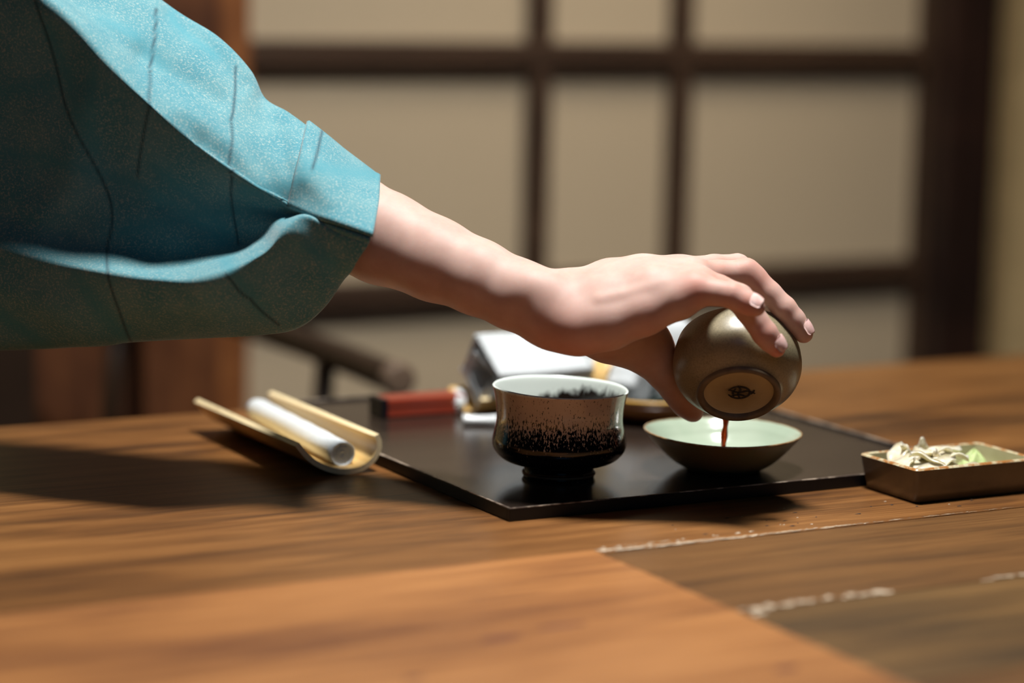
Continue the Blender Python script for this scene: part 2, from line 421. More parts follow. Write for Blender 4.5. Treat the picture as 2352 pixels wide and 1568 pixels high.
wl = t.n('ShaderNodeVectorMath', _operation='LENGTH'); t.l(tc.outputs['Object'], wl.inputs[0])
rr = t.math('ADD', t.math('MULTIPLY', wl.outputs['Value'], 40.0), t.math('MULTIPLY', t.math('SUBTRACT', f, 0.5), 0.55))
t.col(t.ramp(rr, [(0.18, (100, 86, 62)), (0.42, (150, 134, 102)), (0.95, (176, 160, 124))])); t.set(Roughness=0.4)
link('foot_well', lathe('foot_well', sc([(0.0272, 0.0014), (0.0262, 0.0022), (0.014, 0.0016), (0.0001, 0.0014)]), 96), t.m, held)
# dark brush stamp on the foot: a ring with crossed strokes
def stroke_mesh(name, strokes, wd_, zz_):
    V, Fc = [], []
    for st in strokes:
        pts = catmull(st, 6)
        n = len(pts)
        for i, p in enumerate(pts):
            d = pts[min(i + 1, n - 1)] - pts[max(i - 1, 0)]; d /= (np.linalg.norm(d) + 1e-9)
            ww = wd_ * (0.55 + 0.45 * sin(pi * i / (n - 1)))
            for s_, h in ((-1, 0), (1, 0)):
                V.append((p[0] - s_ * d[1] * ww, p[1] + s_ * d[0] * ww, zz_))
        b0 = len(V) - 2 * n
        for i in range(n - 1): Fc.append((b0 + 2 * i, b0 + 2 * i + 1, b0 + 2 * i + 3, b0 + 2 * i + 2))
    me = mesh(name, V, Fc); return me
m = 0.0016
st = [[(5.0 * m * cos(q), 4.2 * m * sin(q)) for q in np.linspace(0.3, 5.9, 10)],
      [(-7.5 * m, -.5 * m), (-4 * m, 1.2 * m), (0, 0), (4 * m, 1.5 * m)], [(-1 * m, -4.5 * m), (.3 * m, -1 * m), (-.6 * m, 2 * m), (0.8 * m, 5 * m)],
      [(-3.4 * m, -2.6 * m), (0, -1.6 * m), (3.4 * m, -2.8 * m)], [(2 * m, -3 * m), (2.6 * m, 0), (1.6 * m, 3 * m)], [(-7 * m, 2 * m), (-5.6 * m, -1 * m)]]
stamp = link('stamp', stroke_mesh('stamp', st, 0.00085, 0.0009), simple('stamp_ink', (30, 26, 24), 0.6), held)

# soy stream
lip = np.array(foot_c) + 0.0475 * k * np.array(odir) + 0.0440 * k * np.array((0, sin(radians(42)), -cos(radians(42))))
xs = S(1672, 965, lip[1])[0]
pts, rad = [], []
zb = ZT + 0.0135
for i in range(40):
    q = i / 39; zc = lip[2] + 0.001 + (zb - lip[2]) * q
    pts.append((xs - 0.0012 * q + 0.0003 * sin(q * 16), lip[1] + 0.004 + 0.016 * sqrt(max(q, 0)) * 1.0, zc)); rad.append(0.0027 - 0.0005 * q + 0.0005 * sin(q * 30 + 1.0))
t = NT('soy_sauce'); t.col((196, 74, 26)); t.set(Roughness=0.08, IOR=1.36); t.b.inputs['Transmission Weight'].default_value = 0.3
stream = link('soy_sauce', tube('soy_sauce', pts, rad, 14), t.m)
tag(stream, 'thin reddish-brown stream of sauce falling from the tilted cup into the dish', 'sauce')

# ------------------------------------------------------------------ small sauce dish
dc = G(1662, 1076, ZF)
sd = empty('sauce_dish', tuple(dc)); tag(sd, 'shallow olive dish with pale green glazed inside and pinched right corner, under the cup', 'dish')
def dishfn(an, r, z_):
    # an = 0 towards the right of the lens; the rim draws out into a soft corner there
    q = (r / 0.062)
    c_ = cos(an - 0.20)
    pinch = 1 + 0.085 * max(0, c_) ** 10 * q ** 2 - 0.02 * cos(2 * an) * q
    bias = -0.0035 * q ** 2
    return (r * pinch * cos(an) + bias, r * 1.04 * sin(an) * (1 - 0.05 * max(0, c_) * q), z_ - 0.0030 * q ** 4 * max(0, cos(an)) ** 4 + 0.0012 * q ** 3 * sin(2 * an + 1))
dout = [(0.0001, 0.0012), (0.024, 0.0012), (0.0245, 0.0), (0.0285, 0.0), (0.0300, 0.0016), (0.0370, 0.0050), (0.0440, 0.0105), (0.0510, 0.0175), (0.0570, 0.0245), (0.0605, 0.0290)]
din = [(0.0600, 0.0300), (0.0585, 0.0290), (0.0540, 0.0245), (0.0470, 0.0165), (0.0390, 0.0100), (0.0300, 0.0060), (0.0180, 0.0042), (0.0001, 0.0036)]
t = NT('olive_dish_outside'); tc = t.n('ShaderNodeTexCoord'); v = t.coord((1, 1, 14)); f = t.noise(v, 30, 3)
wv = t.noise(t.coord((0.4, 0.4, 9)), 60, 2); f3 = t.noise(t.coord(), 25, 3)
t.col(t.mix(t.ramp(f3, [(0.35, (0, 0, 0, 1)), (0.65, (1, 1, 1, 1))]), lin((132, 104, 66)), lin((120, 112, 80)))); t.set(Roughness=0.32, Coat_Weight=.2); t.bump(wv, 0.25, 0.0008)
link('dish_body', lathe('dish_body', dout[:5] + dense(dout[4:])[1:], 128, fn=dishfn), t.m, sd)
t = NT('celadon'); f = t.noise(t.coord(), 20, 3); tc = t.n('ShaderNodeTexCoord'); wl = t.n('ShaderNodeVectorMath', _operation='LENGTH'); t.l(tc.outputs['Object'], wl.inputs[0])
ringf = t.math('SINE', t.math('MULTIPLY', wl.outputs['Value'], 900.0))
t.col(t.ramp(f, [(0.3, (156, 172, 150)), (0.7, (176, 188, 168))])); t.set(Roughness=0.16, Coat_Weight=.4, Coat_Roughness=.05); t.bump(ringf, 0.10, 0.0005)
celadon = t.m
link('inner_glaze', lathe('inner_glaze', dense(din, 8), 128, fn=dishfn), celadon, sd)
t = NT('brown_rim_glaze'); t.col(t.ramp(t.noise(t.coord(), 130, 3), [(0.35, (128, 88, 52)), (0.7, (176, 150, 110))])); t.set(Roughness=0.25)
link('rim', lathe('rim', [(0.0604, 0.0288), (0.0609, 0.0296), (0.0606, 0.0303), (0.0600, 0.0304), (0.0596, 0.0298)], 128, closed=True, fn=dishfn), t.m, sd)
soy = simple('soy_pool', (70, 22, 8), 0.05)
pool = link('sauce_pool', lathe('pool', [(0.0001, 0.0058), (0.0225, 0.0058), (0.024, 0.0054)], 48), soy)
pool.location = tuple(dc); tag(pool, 'small pool of dark sauce lying in the bottom of the pale dish', 'sauce')

# ------------------------------------------------------------------ rectangular condiment dish
cd = empty('condiment_dish', tuple(UV(-0.006, 0, ZT)), RZ)
tag(cd, 'small rectangular brown ceramic dish with pale rim at the right edge holding ginger', 'dish')
du0, du1, dv0, dv1 = 0.2985, 0.4155, -0.0765, -0.0055
def frustum(u0_, u1_, v0_, v1_, z0, z1, ins, r=0.004, n=5):
    """rounded-rectangle rings from z0 up to z1, inset INS at the bottom"""
    rings = []
    def ring(i_, z_):
        P = []
        for (cx_, cy_, a0) in ((u1_ - i_ - r, v1_ - i_ - r, 0), (u0_ + i_ + r, v1_ - i_ - r, pi / 2), (u0_ + i_ + r, v0_ + i_ + r, pi), (u1_ - i_ - r, v0_ + i_ + r, 1.5 * pi)):
            for q in range(n):
                an = a0 + (pi / 2) * q / (n - 1); P.append((cx_ + r * cos(an), cy_ + r * sin(an), z_))
        return P
    return ring
ring = frustum(du0, du1, dv0, dv1, 0, .027, .003)
def loft(name, rings, cap0=True, cap1=True):
    n = len(rings[0]); V = [p for r_ in rings for p in r_]; Fc = []
    for i in range(len(rings) - 1):
        for q in range(n):
            q2 = (q + 1) % n; Fc.append((i * n + q, i * n + q2, (i + 1) * n + q2, (i + 1) * n + q))
    if cap0: Fc.append(tuple(range(n))[::-1])
    if cap1: Fc.append(tuple((len(rings) - 1) * n + q for q in range(n)))
    return mesh(name, V, Fc)
t = NT('brown_dish_glaze'); v = t.coord(); f = t.noise(v, 22, 4, .6); f2 = t.noise(v, 500, 2)
t.col(t.ramp(f, [(0.3, (84, 70, 50)), (0.6, (106, 90, 66)), (0.8, (116, 100, 74))])); t.set(Roughness=0.3, Coat_Weight=.2); t.bump(f2, .1, .0005)
o = link('dish_wall', loft('dish_wall', [ring(.0055, .0004), ring(.0042, .0012), ring(.0025, .010), ring(.001, .019), ring(0, .0258)], True, False), t.m, cd)
t = NT('dish_inside_glaze'); t.col(t.ramp(t.noise(t.coord(), 30, 3), [(0.3, (150, 142, 106)), (0.7, (172, 164, 128))])); t.set(Roughness=0.25)
o = link('inside', loft('inside', [ring(.0040, .0265), ring(.0052, .020), ring(.0062, .0110), ring(.010, .0075)], False, True), t.m, cd)
t = NT('dish_rim_glaze'); t.col(t.ramp(t.noise(t.coord(), 160, 3), [(0.42, (166, 112, 62)), (0.62, (206, 196, 160))])); t.set(Roughness=0.25, Coat_Weight=.3)
o = link('rim', loft('rim', [ring(0, .0257), ring(.0006, .0269), ring(.0020, .0274), ring(.0034, .0270), ring(.0041, .0262)], False, False), t.m, cd)
# pickled ginger slices
ginger_m = NT('pickled_ginger'); ginger_m.col(ginger_m.ramp(ginger_m.noise(ginger_m.coord(), 120, 3), [(0.3, (214, 200, 168)), (0.7, (226, 220, 202))])); ginger_m.set(Roughness=0.22)
ginger_m.b.inputs['Subsurface Weight'].default_value = 0.4; ginger_m.b.inputs['Subsurface Radius'].default_value = (.004, .004, .002); ginger_m.b.inputs['Subsurface Scale'].default_value = 1.0
gin = empty('pickled_ginger', tuple(UV(-0.006, -0.0095, ZT)), RZ); tag(gin, 'heap of pale cream pickled ginger slices in the left half of the rectangular dish', 'ginger')
def slice_mesh(L, W, bend, twist, seed, tip=True):
    rg = random.Random(seed); nu, nv = 12, 6; V, Fc = [], []
    for side_ in (0, 1):
        for i in range(nu):
            s_ = i / (nu - 1)
            wv_ = W * (sin(pi * min(1, s_ * 0.9 + 0.1)) ** 0.5 if not tip else (1 - s_) ** 0.7 + 0.06)
            for j in range(nv):
                q = (j / (nv - 1) - .5)
                x = L * (s_ - .5); y = wv_ * q; z_ = bend * (1 - (2 * s_ - 1) ** 2) + .0012 * sin(9 * s_ + seed) + twist * q * (s_ - .5) + .002 * q * q * 4
                V.append((x, y, z_ + side_ * 0.0018))
    N = nu * nv
    for i in range(nu - 1):
        for j in range(nv - 1):
            a_ = i * nv + j; Fc.append((a_, a_ + 1, a_ + nv + 1, a_ + nv)); Fc.append((N + a_, N + a_ + nv, N + a_ + nv + 1, N + a_ + 1))
    for i in range(nu - 1):
        for j in (0, nv - 1):
            a_ = i * nv + j; Fc.append((a_, a_ + nv, N + a_ + nv, N + a_))
    for j in range(nv - 1):
        for i in (0, nu - 1):
            a_ = i * nv + j; Fc.append((a_, a_ + 1, N + a_ + 1, N + a_))
    return mesh('slice', V, Fc)
heap = link('heap_base', lathe('heap_base', dense([(0.033, .0078), (0.030, .013), (0.024, .0200), (0.014, .0240), (0.0001, .0255)], 5), 40,
            fn=lambda an, r, z_: (0.341 + r * 1.02 * cos(an) * (1 + .07 * sin(3 * an)), -0.031 + r * 0.86 * sin(an) * (1 + .08 * cos(4 * an)), z_ + .0012 * sin(7 * an) * (r / .03))), ginger_m.m, gin)
gs = [(.318, -.030, .021, .030, .016, .5, .2, 0), (.336, -.048, .021, .034, .018, .1, .3, 1), (.352, -.040, .023, .032, .018, -.2, .1, 2), (.362, -.022, .023, .034, .016, .1, .25, 3),
      (.340, -.018, .025, .030, .018, 1.0, .1, 4), (.326, -.012, .024, .028, .016, .7, .4, 5), (.352, -.056, .018, .030, .014, -.1, .1, 6), (.330, -.040, .024, .030, .014, 2.4, .3, 7), (.346, -.030, .026, .034, .018, .05, .1, 8)]
for (u, v, z_, L, W, rz, ry, sd_) in gs:
    o = link('ginger_slice', slice_mesh(L, W, .003, .3 * W, sd_, sd_ % 3 != 2), ginger_m.m, gin); o.location = (u, v, z_); o.rotation_euler = (0.25 * sin(sd_ * 2.1), -ry, rz)
for (u, v, h) in ((.3235, -.018, .0105), (.3520, .001 - .006, .010), (.3375, -.040, .006)):
    o = link('ginger_slice', slice_mesh(.016, .011, .0015, .002, int(u * 999)), ginger_m.m, gin); o.location = (u, v, .0245 + h * .35); o.rotation_euler = (0.3, -1.25, .4 + u * 9)
# wasabi
t = NT('wasabi'); v = t.coord(); f = t.noise(v, 260, 4, .7); t.col(t.ramp(f, [(0.3, (176, 196, 122)), (0.7, (200, 214, 152))])); t.set(Roughness=0.55); t.bump(f, .6, .0012)
wm = t.m
def wfn(an, r, z_): return (r * cos(an) * (1 + .12 * sin(3 * an + z_ * 300)), r * sin(an) * (1 + .10 * cos(4 * an + z_ * 200)), z_ + .0009 * sin(5 * an + r * 700))
was = link('wasabi_mound', lathe('wasabi', dense([(0.0115, 0.0), (0.0118, .003), (0.0098, .0065), (0.0065, .0115), (0.0035, .0158), (0.0001, .0185)], 5), 40, fn=wfn), wm); was.scale = (1.2, 1.2, 1.05)
was.location = tuple(UV(0.3850, -0.030, ZT + 0.0078)); tag(was, 'small pointed mound of pale green wasabi beside the ginger', 'wasabi')

# ------------------------------------------------------------------ bamboo half tube with a rolled white towel
def bamboo_mat(name, inner=True):
    t = NT(name); v = t.coord((60, 3, 60)); f = t.noise(v, 1.0, 4, .6); f2 = t.noise(t.coord((400, 8, 400)), 1.0, 2)
    a_, b_ = ((214, 170, 98), (232, 194, 126)) if inner else ((196, 146, 78), (218, 172, 100))
    c_ = t.ramp(f, [(0.3, a_), (0.7, b_)])
    t.col(t.mix(.25, c_, t.ramp(f2, [(0.35, (190, 142, 78)), (0.6, (240, 210, 150))]))); t.set(Roughness=0.38, Coat_Weight=.12); t.bump(f2, .08, .0005); return t.m
bam_in, bam_out = bamboo_mat('bamboo_inside'), bamboo_mat('bamboo_outside', False)
t = NT('bamboo_cut'); f = t.noise(t.coord((700, 60, 700)), 1.0, 2); t.col(t.ramp(f, [(0.24, (160, 116, 70)), (0.36, (240, 218, 172))])); t.set(Roughness=0.5); bam_cut = t.m
def half_tube(parent, sec, y0, y1, th_, skew=0.0, zoff=0.0):
    sec = catmull(sec, 8); n = len(sec)
    nor = []
    for i in range(n):
        d = sec[min(i + 1, n - 1)] - sec[max(i - 1, 0)]; d /= np.linalg.norm(d); nor.append((-d[1], d[0]))
    ins = np.array([sec[i] + np.array(nor[i]) * th_ for i in range(n)])
    ny = 14
    def sheet(name, s_, mat, flip=False):
        V, Fc = [], []
        for j in range(ny):
            y = y0 + (y1 - y0) * j / (ny - 1)
            for p in s_: V.append((p[0] + skew * (y - y0), y + 0.0, p[1] + zoff + .00015 * sin(y * 30 + p[0] * 90)))
        for j in range(ny - 1):
            for i in range(len(s_) - 1):
                q = (j * len(s_) + i, j * len(s_) + i + 1, (j + 1) * len(s_) + i + 1, (j + 1) * len(s_) + i); Fc.append(q[::-1] if flip else q)
        return link(name, mesh(name, V, Fc), mat, parent)
    sheet('outer_skin', sec, bam_out); sheet('inner_wall', ins, bam_in, True)
    V, Fc = [], []
    for y in (y0, y1):
        b0 = len(V); s_ = skew * (y - y0)
        for i in range(n):
            V.append((sec[i][0] + s_, y, sec[i][1] + zoff + .00015 * sin(y * 30 + sec[i][0] * 90))); V.append((ins[i][0] + s_, y, ins[i][1] + zoff + .00015 * sin(y * 30 + ins[i][0] * 90)))
        for i in range(n - 1): Fc.append((b0 + 2 * i, b0 + 2 * i + 1, b0 + 2 * i + 3, b0 + 2 * i + 2))
        link('cut_end', mesh('cut_end', V, Fc), bam_cut, parent, smooth=False); V, Fc = [], []
    V, Fc = [], []
    for i in (0, n - 1):
        for j in range(ny):
            y = y0 + (y1 - y0) * j / (ny - 1); s_ = skew * (y - y0)
            V += [(sec[i][0] + s_, y, sec[i][1] + zoff + .00015 * sin(y * 30 + sec[i][0] * 90)), (ins[i][0] + s_, y, ins[i][1] + zoff + .00015 * sin(y * 30 + ins[i][0] * 90))]
        b0 = len(V) - 2 * ny
        for j in range(ny - 1): Fc.append((b0 + 2 * j, b0 + 2 * j + 1, b0 + 2 * j + 3, b0 + 2 * j + 2))
        link('long_edge', mesh('long_edge', V, Fc), bam_cut, parent, smooth=False); V, Fc = [], []
bh = empty('bamboo_towel_holder', tab_loc, RZ)
tag(bh, 'split bamboo half-tube on bare table left of the tray holding a thin white roll', 'towel holder')
sec1 = [(-0.046, 0.0255), (-0.037, 0.0150), (-0.026, 0.0070), (-0.013, 0.0016), (0.0, 0.0), (0.012, 0.0022), (0.0215, 0.0085), (0.0265, 0.0170), (0.0268, 0.0245), (0.0245, 0.0300)]
sec1 = [(x - 0.046, z_) for x, z_ in sec1]
half_tube(bh, sec1, 0.190, 0.402, 0.0042)
t = NT('white_towel'); v = t.coord(); f = t.noise(v, 500, 3); t.col(t.ramp(f, [(0.3, (206, 212, 214)), (0.7, (222, 228, 230))])); t.set(Roughness=0.75); t.bump(f, .35, .0006); t.b.inputs['Subsurface Weight'].default_value = .15; t.b.inputs['Subsurface Radius'].default_value = (.004, .004, .004)
white_t = t.m
p0 = G(788, 1043, 0.0135); p1 = G(585, 937, 0.0135)
rt = empty('rolled_towel', tuple(p0)); d_ = Vector(p1 - p0); L_ = d_.length
rt.rotation_mode = 'QUATERNION'; rt.rotation_quaternion = d_.to_track_quat('Z', 'Y')
tag(rt, 'thin rolled white wet towel lying in the bamboo half-tube', 'towel')
R1 = 0.0098
link('towel_roll', lathe('towel_roll', [(0.0001, .0035), (.0074, .003), (.0088, .0006), (R1, .0)] + [(R1 + .0002 * sin(i * 1.7), L_ * i / 20) for i in range(1, 19)] + [(R1, L_ * .95), (.0085, L_ * .99), (.006, L_ * 1.0), (.0001, L_ * 1.0)], 48,
     fn=lambda an, r, z_: (r * cos(an) * (1 + .02 * sin(3 * an + z_ * 40)), r * sin(an) * (1 + .02 * cos(2 * an + z_ * 30)), z_)), white_t, rt)
sp_pts = []
for i in range(60):
    q = i / 59; an = q * 2 * pi * 2.2; r_ = .0015 + .0062 * q; sp_pts.append((r_ * cos(an), r_ * sin(an), .0026))
link('rolled_end', tube('rolled_end', sp_pts, .0007, 8), simple('towel_spiral_white', (214, 216, 214), .7), rt)  # raised spiral on the end of the roll, plain off-white

# second holder, behind: a bamboo half-tube along the tray with the big folded towel
bh2 = empty('bamboo_towel_rest', tuple(UV(0.155, 0.352, ZT + ZF)), RZ - pi / 2)
tag(bh2, 'split bamboo rest at the back of the tray under the folded linen towel', 'towel holder')
half_tube(bh2, [(-0.032, 0.017), (-0.024, 0.008), (-0.012, 0.0016), (0.0, 0.0), (0.012, 0.0016), (0.024, 0.008), (0.032, 0.017)], -0.018, 0.135, 0.003)
# layered towel
t = NT('linen_towel'); v = t.coord((1, 1, 1)); f = t.noise(v, 700, 2); w1 = t.noise(t.coord((900, 30, 30)), 1, 2); w2 = t.noise(t.coord((30, 900, 900)), 1, 2)
cc = t.mix(.5, w1, w2); t.col(t.ramp(cc, [(0.35, (184, 188, 188)), (0.65, (208, 212, 213))])); t.set(Roughness=0.9); t.bump(f, .3, .0006)
linen = t.m
def folded(name, path, L, thick, parent, mat, axis_pts=16, taper=0.0, wob=0.001):
    """a cloth strip: 2-D PATH (w, h) extruded along local x by L, with thickness"""
    P = catmull(path, 6); n = len(P); nor = []
    for i in range(n):
        d = P[min(i + 1, n - 1)] - P[max(i - 1, 0)]; d /= (np.linalg.norm(d) + 1e-9); nor.append(np.array((-d[1], d[0])))
    prof = [P[i] + nor[i] * thick / 2 for i in range(n)] + [P[i] - nor[i] * thick / 2 for i in range(n - 1, -1, -1)]
    cen = P.mean(axis=0); V, Fc = [], []; m_ = len(prof)
    for j in range(axis_pts):
        x = L * j / (axis_pts - 1); s_ = 1 - taper * j / (axis_pts - 1)
        for i, p in enumerate(prof):
            q = cen + (p - cen) * s_
            V.append((x + (0.0012 * sin(i * .7) if j in (0, axis_pts - 1) else 0), q[0] + wob * sin(x * 70 + i * .2), q[1] * 1.0 + wob * .6 * sin(x * 50 + i * .35)))
    for j in range(axis_pts - 1):
        for i in range(m_):
            i2 = (i + 1) % m_; Fc.append((j * m_ + i, j * m_ + i2, (j + 1) * m_ + i2, (j + 1) * m_ + i))
    for j in (0, axis_pts - 1):
        for i in range(n - 1):
            Fc.append((j * m_ + i, j * m_ + i + 1, j * m_ + m_ - 2 - i, j * m_ + m_ - 1 - i))
    me = mesh(name, V, Fc); bm = bmesh.new(); bm.from_mesh(me); bmesh.ops.recalc_face_normals(bm, faces=bm.faces); bm.to_mesh(me); bm.free()
    return link(name, me, mat, parent)
ft = empty('folded_towel', tuple(G(1105, 943, ZF + 0.0045)), RZ)
tag(ft, 'white linen towel folded in layers with open end facing left, behind the tea bowl', 'towel')
def corners(P, e=.0028):
    out = [P[0]]
    for a_, b_, c_ in zip(P[:-2], P[1:-1], P[2:]):
        a_, b_, c_ = (np.array(q, float) for q in (a_, b_, c_))
        out.append(tuple(b_ + (a_ - b_) / np.linalg.norm(a_ - b_) * e)); out.append(tuple(b_ + (c_ - b_) / np.linalg.norm(c_ - b_) * e))
    return out + [P[-1]]
pth = corners([(-.0285, .0335), (-.031, .0365), (.012, .0625), (.038, .0305), (.001, .001), (-.0275, .0300), (-.0265, .0345), (.000, .0440), (.0175, .0500), (.0275, .0315), (.0010, .0105), (-.0150, .0270)])
folded('towel_layers', pth, .094, .0030, ft, linen, taper=0.06)
plug = [(-.016, .034), (.010, .050), (.026, .031), (.001, .012)]
link('light_plug', loft('plug', [[(x, w_, h_) for w_, h_ in plug] for x in (.022, .05, .088)]), linen, ft, smooth=False)  # plug added inside the folds to block light and darken the gaps

# wooden bowl at the back with a gold rim, another towel standing in it
wb = empty('lacquer_bowl', tuple(G(1500, 958, ZF)), 0); tag(wb, 'shallow brown lacquer bowl with a thin gold rim behind the sauce dish', 'bowl')
R2 = 0.058
link('bowl_body', lathe('bowl_body', dense([(0.0001, .0), (.026, .0), (.034, .002), (.047, .0085), (.056, .0165), (R2, .0215)], 5), 96), simple('brown_lacquer', (150, 98, 56), .25, Coat_Weight=.3), wb)
link('inside', lathe('inside', dense([(R2 - .002, .0215), (.052, .0165), (.044, .0095), (.030, .0045), (.0001, .003)], 5), 96), simple('dark_green_lacquer', (24, 34, 32), .2, Coat_Weight=.4), wb)
link('gold_rim', lathe('gold_rim', [(R2 - .0022, .0212), (R2 - .0020, .0228), (R2 - .0002, .0234), (R2 + .0012, .0226), (R2 + .0012, .0212)], 96, closed=True), simple('gold_rim', (206, 158, 72), .3, var=.05), wb)
bt = empty('standing_towel', tuple(UV(0.262, 0.318, ZT + ZF + 0.006)), RZ)
tag(bt, 'pale folded towel standing in the gold-rimmed bowl behind hand and cup', 'towel')
folded('towel_layers', [(.002, .0), (-.003, .02), (-.001, .045), (.006, .064), (.020, .068), (.034, .066), (.038, .045), (.036, .018), (.030, .004), (.02, .004), (.012, .02), (.012, .045), (.022, .056)], .085, .004, bt, linen, wob=.0006)
nr = empty('napkin_ring', tuple(G(1398, 925, .0140)), 0); tag(nr, 'light wooden ring around the white towel seen under the wrist', 'ring')
me = lathe('ring', dense([(.0205, -.0080), (.0235, -.0088), (.0245, 0), (.0235, .0088), (.0205, .0080), (.0195, 0)], 4)[:-1], 64, closed=True)
ring_o = link('ring_body', me, bam_in, nr); ring_o.rotation_euler = (radians(90), 0, radians(58)); ring_o.location = (0, 0, 0.018)
nt = empty('ringed_napkin', tuple(G(1398, 925, .0140)), 0)
tag(nt, 'white napkin pushed through the light wooden ring', 'napkin')
me = lathe('napkin', dense([(.0001, -.034), (.017, -.032), (.021, -.024), (.0185, -.006), (.0182, .006), (.021, .022), (.018, .034), (.0001, .035)], 5), 40, fn=lambda an, r, z_: (r * cos(an) * (1 + .06 * sin(7 * an)), r * sin(an) * (1 + .06 * cos(6 * an)), z_))
no_ = link('napkin_body', me, linen, nt); no_.rotation_euler = (radians(90), 0, radians(58)); no_.location = (0, 0, 0.018)

# red chopstick box
rb = empty('chopstick_box', tuple(UV(0.060, 0.356, ZT + ZF)), RZ - radians(1)); tag(rb, 'narrow red-brown lacquered chopstick box with a black end at back left of tray', 'box')
t = NT('red_lacquer'); f = t.noise(t.coord((6, 80, 80)), 1, 4); t.col(t.ramp(f, [(0.3, (132, 46, 30)), (0.7, (160, 64, 42))])); t.set(Roughness=.32, Coat_Weight=.3); red = t.m
link('box_body', box(.006, .079, 0, .026, 0, .0165, .0014), red, rb, smooth=False)
link('end_cap', box(0, .006, -.0006, .0266, 0, .0170, .001), simple('black_cap', (16, 16, 24), .3), rb, smooth=False)
link('lid_line', box(.006, .0795, -.0004, .0264, .0098, .0104, .0001), simple('dark_gap', (40, 16, 14), .5), rb, smooth=False)
cr = empty('chopstick_rest', tuple(UV(0.110, 0.302, ZT + ZF)), RZ - radians(28)); tag(cr, 'small white ceramic chopstick rest lying between red box and tea bowl', 'chopstick rest')
me = loft('rest', [[(x, .006 + .005 * cos(q), .0042 + (.0036 + .0012 * ((x - .0145) / .0145) ** 2) * sin(q)) for q in np.linspace(0, 2 * pi, 20, endpoint=False)] for x in np.linspace(0, .029, 12)])
link('rest_body', me, simple('white_porcelain', (232, 236, 236), .2), cr)
wr = empty('small_white_roll', tuple(UV(0.133, 0.358, ZT + ZF)), RZ + radians(60)); tag(wr, 'small white paper roll between the red box and the folded towel', 'paper')
link('paper_roll', tube('paper_roll', [(-.004, 0, .0085), (.0, 0, .0085), (.02, 0, .0095), (.036, 0, .010)], [.0068, .0075, .0078, .0072], 24), white_t, wr)
link('end_fold', tube('end_fold', [(-.0045, .002 * cos(q), .0085 + .002 * sin(q)) for q in np.linspace(0, 5, 14)], .0007, 8), white_t, wr)

# ------------------------------------------------------------------ armchair beyond the table
ch = empty('armchair', tuple(UV(0.10, 1.02, 0)), RZ); tag(ch, 'dark horseshoe-back wooden armchair standing behind the table, round arm ending in a knob', 'chair')
cw = simple('dark_chair_wood', (46, 32, 22), .4)
endp = S(905, 868, 2.46); q = endp - UV(0.10, 1.02, 0); eu, ev, ez = float(q @ A3), float(q @ B3), float(endp[2])
half = 0.29
cxu = eu - half
arm = []
for s_ in (1,):
    arm += [(eu, ev, ez), (eu + .004, ev + .12, ez + .001), (eu, ev + .26, ez + .004), (eu - .05, ev + .40, ez + .02), (eu - .16, ev + .49, ez + .05), (cxu, ev + .52, ez + .065)]
arm += [(2 * cxu - p[0], p[1], p[2]) for p in arm[-2::-1]]
link('arm_rail', tube('arm_rail', catmull(arm, 8), .0165, 18), cw, ch)
for s_ in (1, -1):
    k_ = link('arm_knob', lathe('arm_knob', dense([(.0001, -.014), (.012, -.012), (.0185, 0), (.0175, .010), (.015, .014), (.0001, .015)], 4), 28), simple('knob_wood', (112, 92, 76), .35), ch)
    k_.location = (cxu + s_ * half, ev - .004, ez); k_.rotation_euler = (radians(90), 0, 0)
    pv = ev + .17
    link('arm_post', tube('arm_post', [(cxu + s_ * half, pv, ez), (cxu + s_ * (half - .006), pv + .004, ez - .1), (cxu + s_ * (half - .03), pv + .01, .44)], .0115, 12), cw, ch)
    link('leg', tube('leg', [(cxu + s_ * (half - .04), pv, .43), (cxu + s_ * (half - .03), pv - .005, 0.0)], .018, 12), cw, ch)
    link('leg', tube('leg', [(cxu + s_ * (half - .05), pv + .36, .43), (cxu + s_ * (half - .03), pv + .38, 0.0)], .018, 12), cw, ch)
    link('back_post', tube('back_post', [(cxu + s_ * .17, ev + .50, ez + .045), (cxu + s_ * .16, pv + .36, .44)], .011, 12), cw, ch)
link('seat', box(cxu - half + .01, cxu + half - .01, ev + .14, ev + .56, .42, .455, .012), simple('seat_cloth', (60, 46, 36), .8), ch, smooth=False)
link('back_splat', box(cxu - .07, cxu + .07, ev + .505, ev + .52, .45, ez + .06, .003), cw, ch, smooth=False)

